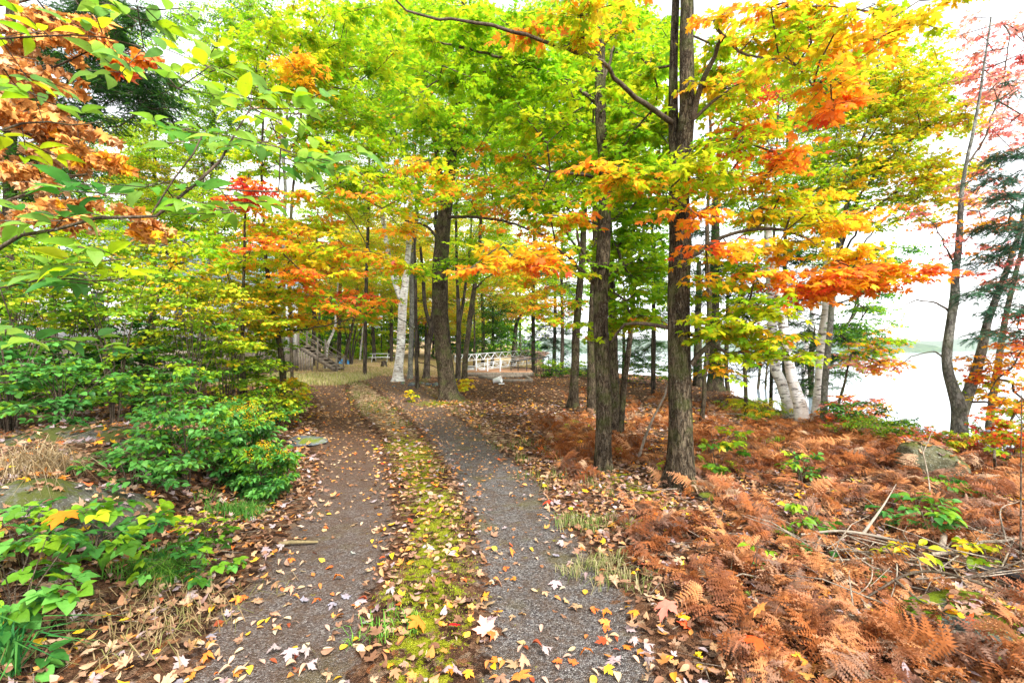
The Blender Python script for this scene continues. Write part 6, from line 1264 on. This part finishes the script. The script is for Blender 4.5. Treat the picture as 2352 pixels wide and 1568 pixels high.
def topz(x, y, full=0):
    z = hgt(x, y)
    for o, l, r in TOPS:
        for i in np.nonzero(np.hypot(x - l[0], y - l[1]) < r)[0]:
            ok, p, _, _ = o.ray_cast((x[i] - l[0], y[i] - l[1], 3), (0, 0, -1))
            if ok: z[i] = max(z[i], p.z + l[2]) if full or rng.random() < .75 or o.name.startswith('mossy') or z[i] > p.z + l[2] - .03 else z[i]
    return z
def litter():
    lv = []
    def add(n, x0, x1, y0, y1, dfun, T, s0, s1, pal, lift=.02, tilt=.38):
        nonlocal lv
        x, y = scatter(n, x0, x1, y0, y1); L, R, med, e = tracks(x, y); d = dfun(x, y, np.maximum(L, R), med, e); k = rng.random(n) < d; x, y = x[k], y[k]; m = len(x)
        if m == 0: return
        N = surf_n(x, y) + rng.normal(0, tilt, (m, 3)) * [1, 1, .2]; a = rng.uniform(0, 6.28, m); tip = np.stack([np.cos(a), np.sin(a), rng.normal(0, .2, m)], 1)
        N = np.where(rng.random(m)[:, None] < .5, N, -N)
        col = palette(pal, m); sz = rng.uniform(s0, s1, m) * (1 - .25 * rng.random(m)); z = topz(x, y) + rng.uniform(.004, lift, m)
        lv += stamp(T, np.stack([x, y, z], 1), tip, N, sz, col, palette(pal, m), rng.random(m) * .5)
    off = lambda x, y, t, med, e: (1 - sstep(-.25, .32, t) ** .5) * (x < crest(y) + .5) * (1 - .45 * sstep(0, .15, med))
    mixp = 'LD:6 LT:4 LV:2 BR:2 RO:.3 O:.5 Y:.3'
    add(24000, -6, 8, 1.3, 6.5, off, LITTER_M + OVATE[:2] + NARROW, .045, .085, mixp, .05)
    add(13000, -9, 9, 6.5, 14, off, MAPLE_MID, .06, .11, mixp, .05)
    add(7000, -14, 11, 14, 27, off, FARL, .08, .13, 'LD:5 LT:4 O:1 BR:3', .04)
    on = lambda x, y, t, med, e: sstep(-.1, .1, t) * (.35 + .65 * sstep(5, 9, y)) * (1 - .35 * (x > e[2]) * sstep(0, .1, t) * (y < 9))
    add(5200, -5, 3.5, 1.3, 7, lambda *a: on(*a) * .5, NARROW + OVATE[:1] + MAPLE[:1], .028, .055, 'LT:5 BR:4 Y:.4 RO:.6 LD:4', .012, .3)
    add(9000, -8, 4, 5, 12, on, FARL + NARROW[:1], .045, .08, 'LT:4 BR:4 LD:5', .02)
    add(14000, -14, 3, 11, 26, lambda x, y, t, med, e: sstep(-.3, .1, t) * .9, FARL, .06, .11, 'LD:5 LT:5 BR:4', .02)
    add(2600, -3.5, 2.2, 1.4, 8, lambda x, y, t, med, e: sstep(-.1, .1, med) * .75, NARROW + OVATE[:2] + MAPLE, .035, .07, 'LT:5 BR:4 O:1 RO:1 R:.5 LV:1 Y:.4 LD:3', .03, .45)
    tag(build('leaf_litter', lv, DRYLEAF), 'carpet of fallen leaves over the forest floor and track', 'leaves', kind='stuff')
    # fine twigs and needles
    n = 3800; x = np.concatenate([rng.uniform(.8, 8, n), rng.uniform(-6, -2, n // 3)]); y = np.concatenate([rng.uniform(1.4, 11, n), rng.uniform(1.5, 7, n // 3)]); L, R, med, e = tracks(x, y); k = (np.maximum(L, R) < -.15) & (x < crest(y)); x, y = x[k], y[k]; m = len(x)
    a = rng.uniform(0, 6.28, m); l = rng.uniform(.04, .35, m) * rng.random(m); A = np.stack([x, y, hgt(x, y) + rng.uniform(.01, .07, m)], 1); B = A + np.stack([np.cos(a) * l, np.sin(a) * l, rng.normal(0, .12, m) * l], 1)
    m2 = 150; P_ = G(2150, 1320); x2 = P_[0] + rng.normal(0, .75, m2); y2 = P_[1] + rng.normal(0, .45, m2); x2[100:] = rng.uniform(1.5, 6.5, 50); y2[100:] = rng.uniform(3, 9, 50)
    a2 = rng.uniform(0, 6.28, m2); l2 = rng.uniform(.2, .8, m2); A2 = np.stack([x2, y2, hgt(x2, y2) + rng.uniform(.01, .12, m2)], 1); M2 = A2 + np.stack([np.cos(a2) * l2 * .5, np.sin(a2) * l2 * .5, rng.uniform(-.02, .12, m2)], 1); a2 += rng.normal(0, .4, m2); B2 = M2 + np.stack([np.cos(a2) * l2 * .5, np.sin(a2) * l2 * .5, rng.uniform(-.1, .08, m2)], 1); r2 = rng.uniform(.003, .007, m2)
    tag(build('debris', [prisms(A, B, rng.uniform(.001, .004, m), .001, 3), prisms(A2, M2, r2, r2 * .8, 5), prisms(M2, B2, r2 * .8, r2 * .4, 5)], DEADW), 'fine dead twigs scattered through the leaf litter', 'twigs', kind='stuff')
litter()

def blades(c, n, h, spread, col, lean=.5, w=.0035, dead=False):
    """n grass blades per centre c"""
    N = len(c) * n; P0 = np.repeat(c, n, 0) + rng.normal(0, 1, (N, 3)) * [spread, spread, 0]; P0[:, 2] = hgt(P0[:, 0], P0[:, 1]) - .005
    a = rng.uniform(0, 6.28, N); H = np.repeat(np.broadcast_to(h, (len(c),)), n) * rng.uniform(.5, 1.1, N); ln = rng.uniform(.1, 1.3, N) * lean
    d = np.stack([np.cos(a), np.sin(a), 0 * a], 1); s = np.stack([-np.sin(a), np.cos(a), 0 * a], 1) * w
    P0[:, 2] = topz(P0[:, 0], P0[:, 1], 1) - .005
    M = P0 + d * (H * ln * .4)[:, None] + np.array([0, 0, 1]) * (H * .65)[:, None]; Tp = P0 + d * (H * ln * 1.1)[:, None] + np.array([0, 0, 1]) * (H * (1 - .45 * ln))[:, None]
    V = np.stack([P0 - s, P0 + s, M + s * .8, M - s * .8, Tp], 1).reshape(-1, 3); b = (np.arange(N) * 5)[:, None]
    return [(V, np.concatenate([b + [0, 1, 2], b + [0, 2, 3], b + [3, 2, 4]]), np.repeat(col(N), 5, 0))]
def gcol(stops):
    st = np.array(stops, float)
    return lambda N: st[rng.integers(0, len(st), N)] * rng.uniform(.75, 1.2, (N, 1))
def grass():
    out = []
    x, y = scatter(9000, -9, 4, 4.5, 24); L, R, med, e = tracks(x, y); nn = vnoise(x * 1.3, y * 1.3, 51)
    k = (rng.random(len(x)) < sstep(0, .25, med) * sstep(5, 9, y) * sstep(.4, .65, nn) * .6) | ((x > e[3] - .05) & (x < e[3] + .75) & (rng.random(len(x)) < sstep(.4, .6, nn) * .45 * sstep(3, 6, y)))
    c = np.stack([x[k], y[k], 0 * x[k]], 1); out += blades(c, 14, .07 + .10 * rng.random(len(c)), .05, gcol([(.12, .18, .03), (.22, .22, .06), (.36, .28, .13), (.09, .15, .02)]), w=.004)
    # moss cushions and short bright tufts on the strip between the wheel tracks
    x, y = scatter(9000, -3, 2, 1.5, 8); L, R, med, e = tracks(x, y); nn = vnoise(x * 2.2, y * 2.2, 57); k = rng.random(len(x)) < sstep(.0, .25, med) * sstep(.38, .62, nn)
    c = np.stack([x[k], y[k], 0 * x[k]], 1); out += blades(c, 22, .018, .03, gcol([(.24, .30, .012), (.34, .38, .02), (.20, .27, .02), (.32, .25, .06)]), w=.003)
    # verge and clearing
    x, y = scatter(9000, -20, 2, 24, 42); nn = vnoise(x * .8, y * .8, 61); k = rng.random(len(x)) < sstep(.3, .6, nn) * .8; c = np.stack([x[k], y[k], 0 * x[k]], 1)
    out += blades(c, 5, .12 + .1 * rng.random(len(c)), .12, gcol([(.44, .38, .14), (.60, .46, .26), (.34, .34, .09), (.62, .42, .22)]), w=.010)
    p = G(560, 850); x, y = scatter(1600, -12.5, -7, 19, 25); k = rng.random(len(x)) < .8; c = np.stack([x[k], y[k], 0 * x[k]], 1); out += blades(c, 7, .25, .1, gcol([(.46, .40, .14), (.52, .42, .24), (.30, .34, .09)]), w=.008)
    tag(build('grass', out, GRASS), 'short grass and moss growing along the track and clearing', 'grass', kind='stuff')
    for lb, u, v, n, h, col, nb, sp in (
        ('tuft of fresh green grass beside the small bright bramble', 365, 1330, 26, .17, [(.06, .20, .03), (.10, .27, .03), (.16, .3, .04)], 26, .05),
        ('tuft of dead straw grass slumped over the rock outcrop', 85, 1085, 22, .24, [(.34, .25, .13), (.26, .18, .09), (.42, .33, .2)], 20, .09),
        ('dry straw grass lying in the litter at the lower left', 300, 1440, 34, .13, [(.36, .27, .14), (.30, .21, .10), (.22, .21, .07)], 12, .2),
        ('bright green grass tuft under the goldenrod at the bank foot', 545, 1190, 22, .16, [(.07, .22, .03), (.12, .28, .04)], 18, .08),
        ('broad green grass blades at the lower left corner', 20, 1530, 10, .28, [(.04, .20, .05), (.08, .26, .05)], 8, .03),
        ('pale grass tuft at the edge of the bracken beside the gravel', 1380, 1310, 16, .12, [(.20, .25, .06), (.38, .34, .17), (.3, .25, .12)], 22, .09),
        ('small green grass tuft at the bracken edge further up the gravel', 1330, 1200, 16, .12, [(.16, .24, .05), (.32, .30, .12)], 20, .09),
        ('green weed tuft in the strip between the wheel tracks near the bottom', 880, 1450, 8, .10, [(.12, .34, .04), (.2, .4, .05)], 12, .05)):
        x, y = at(u, v); c = np.stack([x + rng.normal(0, sp * 1.6, n), y + rng.normal(0, sp * 1.3, n), np.zeros(n)], 1)
        root = (x, y, float(hgt(x, y))); o = build('grass_tuft', blades(c, nb, h, sp * .5, gcol(col), 2.0 if 'straw' in lb else 1.2, .006 if 'broad' in lb else .0028), GRASS, origin=root); tag(o, lb, 'grass tuft')
grass()

# ------------------------------------------------------------------ single fallen leaves
def one_leaf(name, T, s, col, col2=None):
    V, Fc = T; V = V.copy() * s; V -= [0, s * .5, V[:, 2].min()]
    r = np.clip(np.hypot(V[:, 0], V[:, 1]) / s * 1.6, 0, 1)[:, None]; c = np.array(col)[None] * (1 - r) + np.array(col2 or col)[None] * r
    return build(name, [(V, Fc, c)], DRYLEAF)
KINDS = [('pale tan narrow leaf lying on the gravel track', NARROW, .075, (.50, .36, .24)), ('orange brown curled leaf lying on the gravel track', NARROW, .07, (.56, .22, .06)), ('tan lobed maple leaf lying on the gravel track', LITTER_M, .085, (.46, .28, .16)),
         ('orange maple leaf lying on the gravel track', LITTER_M, .08, (.70, .20, .04)), ('dark russet leaf lying on the gravel track', NARROW, .065, (.32, .07, .03)), ('golden yellow oval leaf lying on the gravel track', OVATE, .065, (.76, .42, .04)), ('pinkish grey maple leaf lying on the gravel track', LITTER_M, .085, (.38, .29, .29)), ('cream oval leaf lying on the gravel track', OVATE, .065, (.55, .43, .28))]
WT = np.array([.28, .18, .12, .09, .09, .07, .06, .11])
def place(o, x, y, rz, tilt=.25, lift=.006):
    from mathutils import Euler
    o.location = (float(x), float(y), float(hgt(x, y)) + lift); o.rotation_euler = Euler((random.gauss(0, tilt), random.gauss(0, tilt), rz))
protos = []
for lb, T, s, col in KINDS:
    vs = []; s *= .85
    for k in range(5):
        f = random.uniform(.8, 1.2); o = one_leaf('fallen_leaf', T[k % len(T)], s * random.uniform(.75, 1.15), tuple(min(.85, c_ * f) for c_ in col), tuple(min(.85, c_ * f * random.uniform(.7, 1.2)) for c_ in col)); vs.append([o, False])
    protos.append((lb, vs))
cnt = 0
while cnt < 290:
    v = 830 + 760 * rng.random() ** .8; v = max(v, 1040); u = rng.uniform(330, 1560); p = G(u, v); L, R, med, e = tracks(p[0], p[1])
    if max(L, R) < -.05 or rng.random() > (.5 + .5 * (v > 1200)): continue
    k = rng.choice(len(KINDS), p=WT); lb, vs = protos[k]; it = vs[rng.integers(0, 5)]
    if it[1]: o = it[0].copy(); C.objects.link(o)
    else: o = it[0]; it[1] = True
    place(o, p[0], p[1], rng.uniform(0, 6.28)); side_ = 'left' if L > R else 'right'; far_ = 'near the bottom of the frame' if p[1] < 2.75 else ('in the middle stretch' if p[1] < 4.2 else 'further up the drive')
    tag(o, lb.replace('lying on the gravel track', 'on the %s wheel track, %s' % (side_, far_)), 'leaf', 'fallen leaves on the gravel track'); cnt += 1
for lb, vs in protos:
    for o, used in vs:
        if not used: bpy.data.objects.remove(o)
for lb, u, v, s, col, rz in (('large salmon pink maple leaf resting on bracken at the gravel edge', 1530, 1412, .13, (.80, .24, .17), 2.2), ('vivid scarlet orange maple leaf in the bracken near the bottom', 1722, 1478, .12, (.80, .09, .02), 1.4), ('crimson folded leaf next to the scarlet orange one', 1772, 1462, .10, (.62, .02, .03), 5.0),
        ('bright orange maple leaf perched on the bramble stem', 137, 1195, .13, (.85, .20, .015), 3.4), ('small crimson leaf in the strip between the wheel tracks', 1040, 1448, .07, (.62, .015, .02), 1.0), ('rose pink maple leaf at the gravel edge of the middle strip', 1110, 1442, .11, (.75, .36, .26), .4),
        ('red leaf lying on the gravel far up the right wheel track', 1255, 1160, .10, (.72, .07, .03), 2.0), ('dark red leaf in the litter beside the thickest maple', 1590, 1192, .10, (.55, .02, .03), .3), ('rust orange maple leaf in litter at the foot of the bramble', 300, 1225, .14, (.66, .19, .03), 4.0),
        ('orange maple leaf cut by the bottom edge of the frame', 1205, 1553, .11, (.78, .28, .06), 5.5), ('flame orange folded leaf in the middle strip', 950, 1450, .11, (.78, .20, .03), 2.6), ('orange leaf leaning upright in the bracken left of the scarlet one', 1740, 1410, .11, (.76, .30, .08), .9)):
    x, y = at(u, v); o = one_leaf('maple_leaf', MAPLE[1], s, col); lift = .28 if 'perched' in lb else (.16 if 'bracken' in lb else .03); place(o, x, y, rz, .3, lift); o.rotation_euler.x += -.35 if lift > .1 else 0; tag(o, lb, 'leaf')
    if lift > .1:                                                    # keep it where it is seen although it is lifted
        y2 = y * (HC - o.location.z) / max(.2, HC - float(hgt(x, y))); o.location.x = x * y2 / y; o.location.y = y2
print('LEAVES', LEAFCOUNT, 'fronds', nf)

# ------------------------------------------------------------------ air over the lake
def haze(density):
    m, n, o = mat('haze'); pv = n.nodes.new('ShaderNodeVolumePrincipled'); pv.inputs['Density'].default_value = density; pv.inputs['Color'].default_value = (.92, .95, 1, 1); pv.inputs['Anisotropy'].default_value = 0
    n.links.new(pv.outputs[0], o.inputs['Volume']); x0, x1, y0, y1, z0, z1 = -1600, 3300, -700, 2700, -5, 62
    tag(build('haze', [box((x0 + x1) / 2, (y0 + y1) / 2, (z0 + z1) / 2, x1 - x0, y1 - y0, z1 - z0)], m), 'pale damp air hanging over the lake', 'haze', kind='stuff')
haze(.00018)
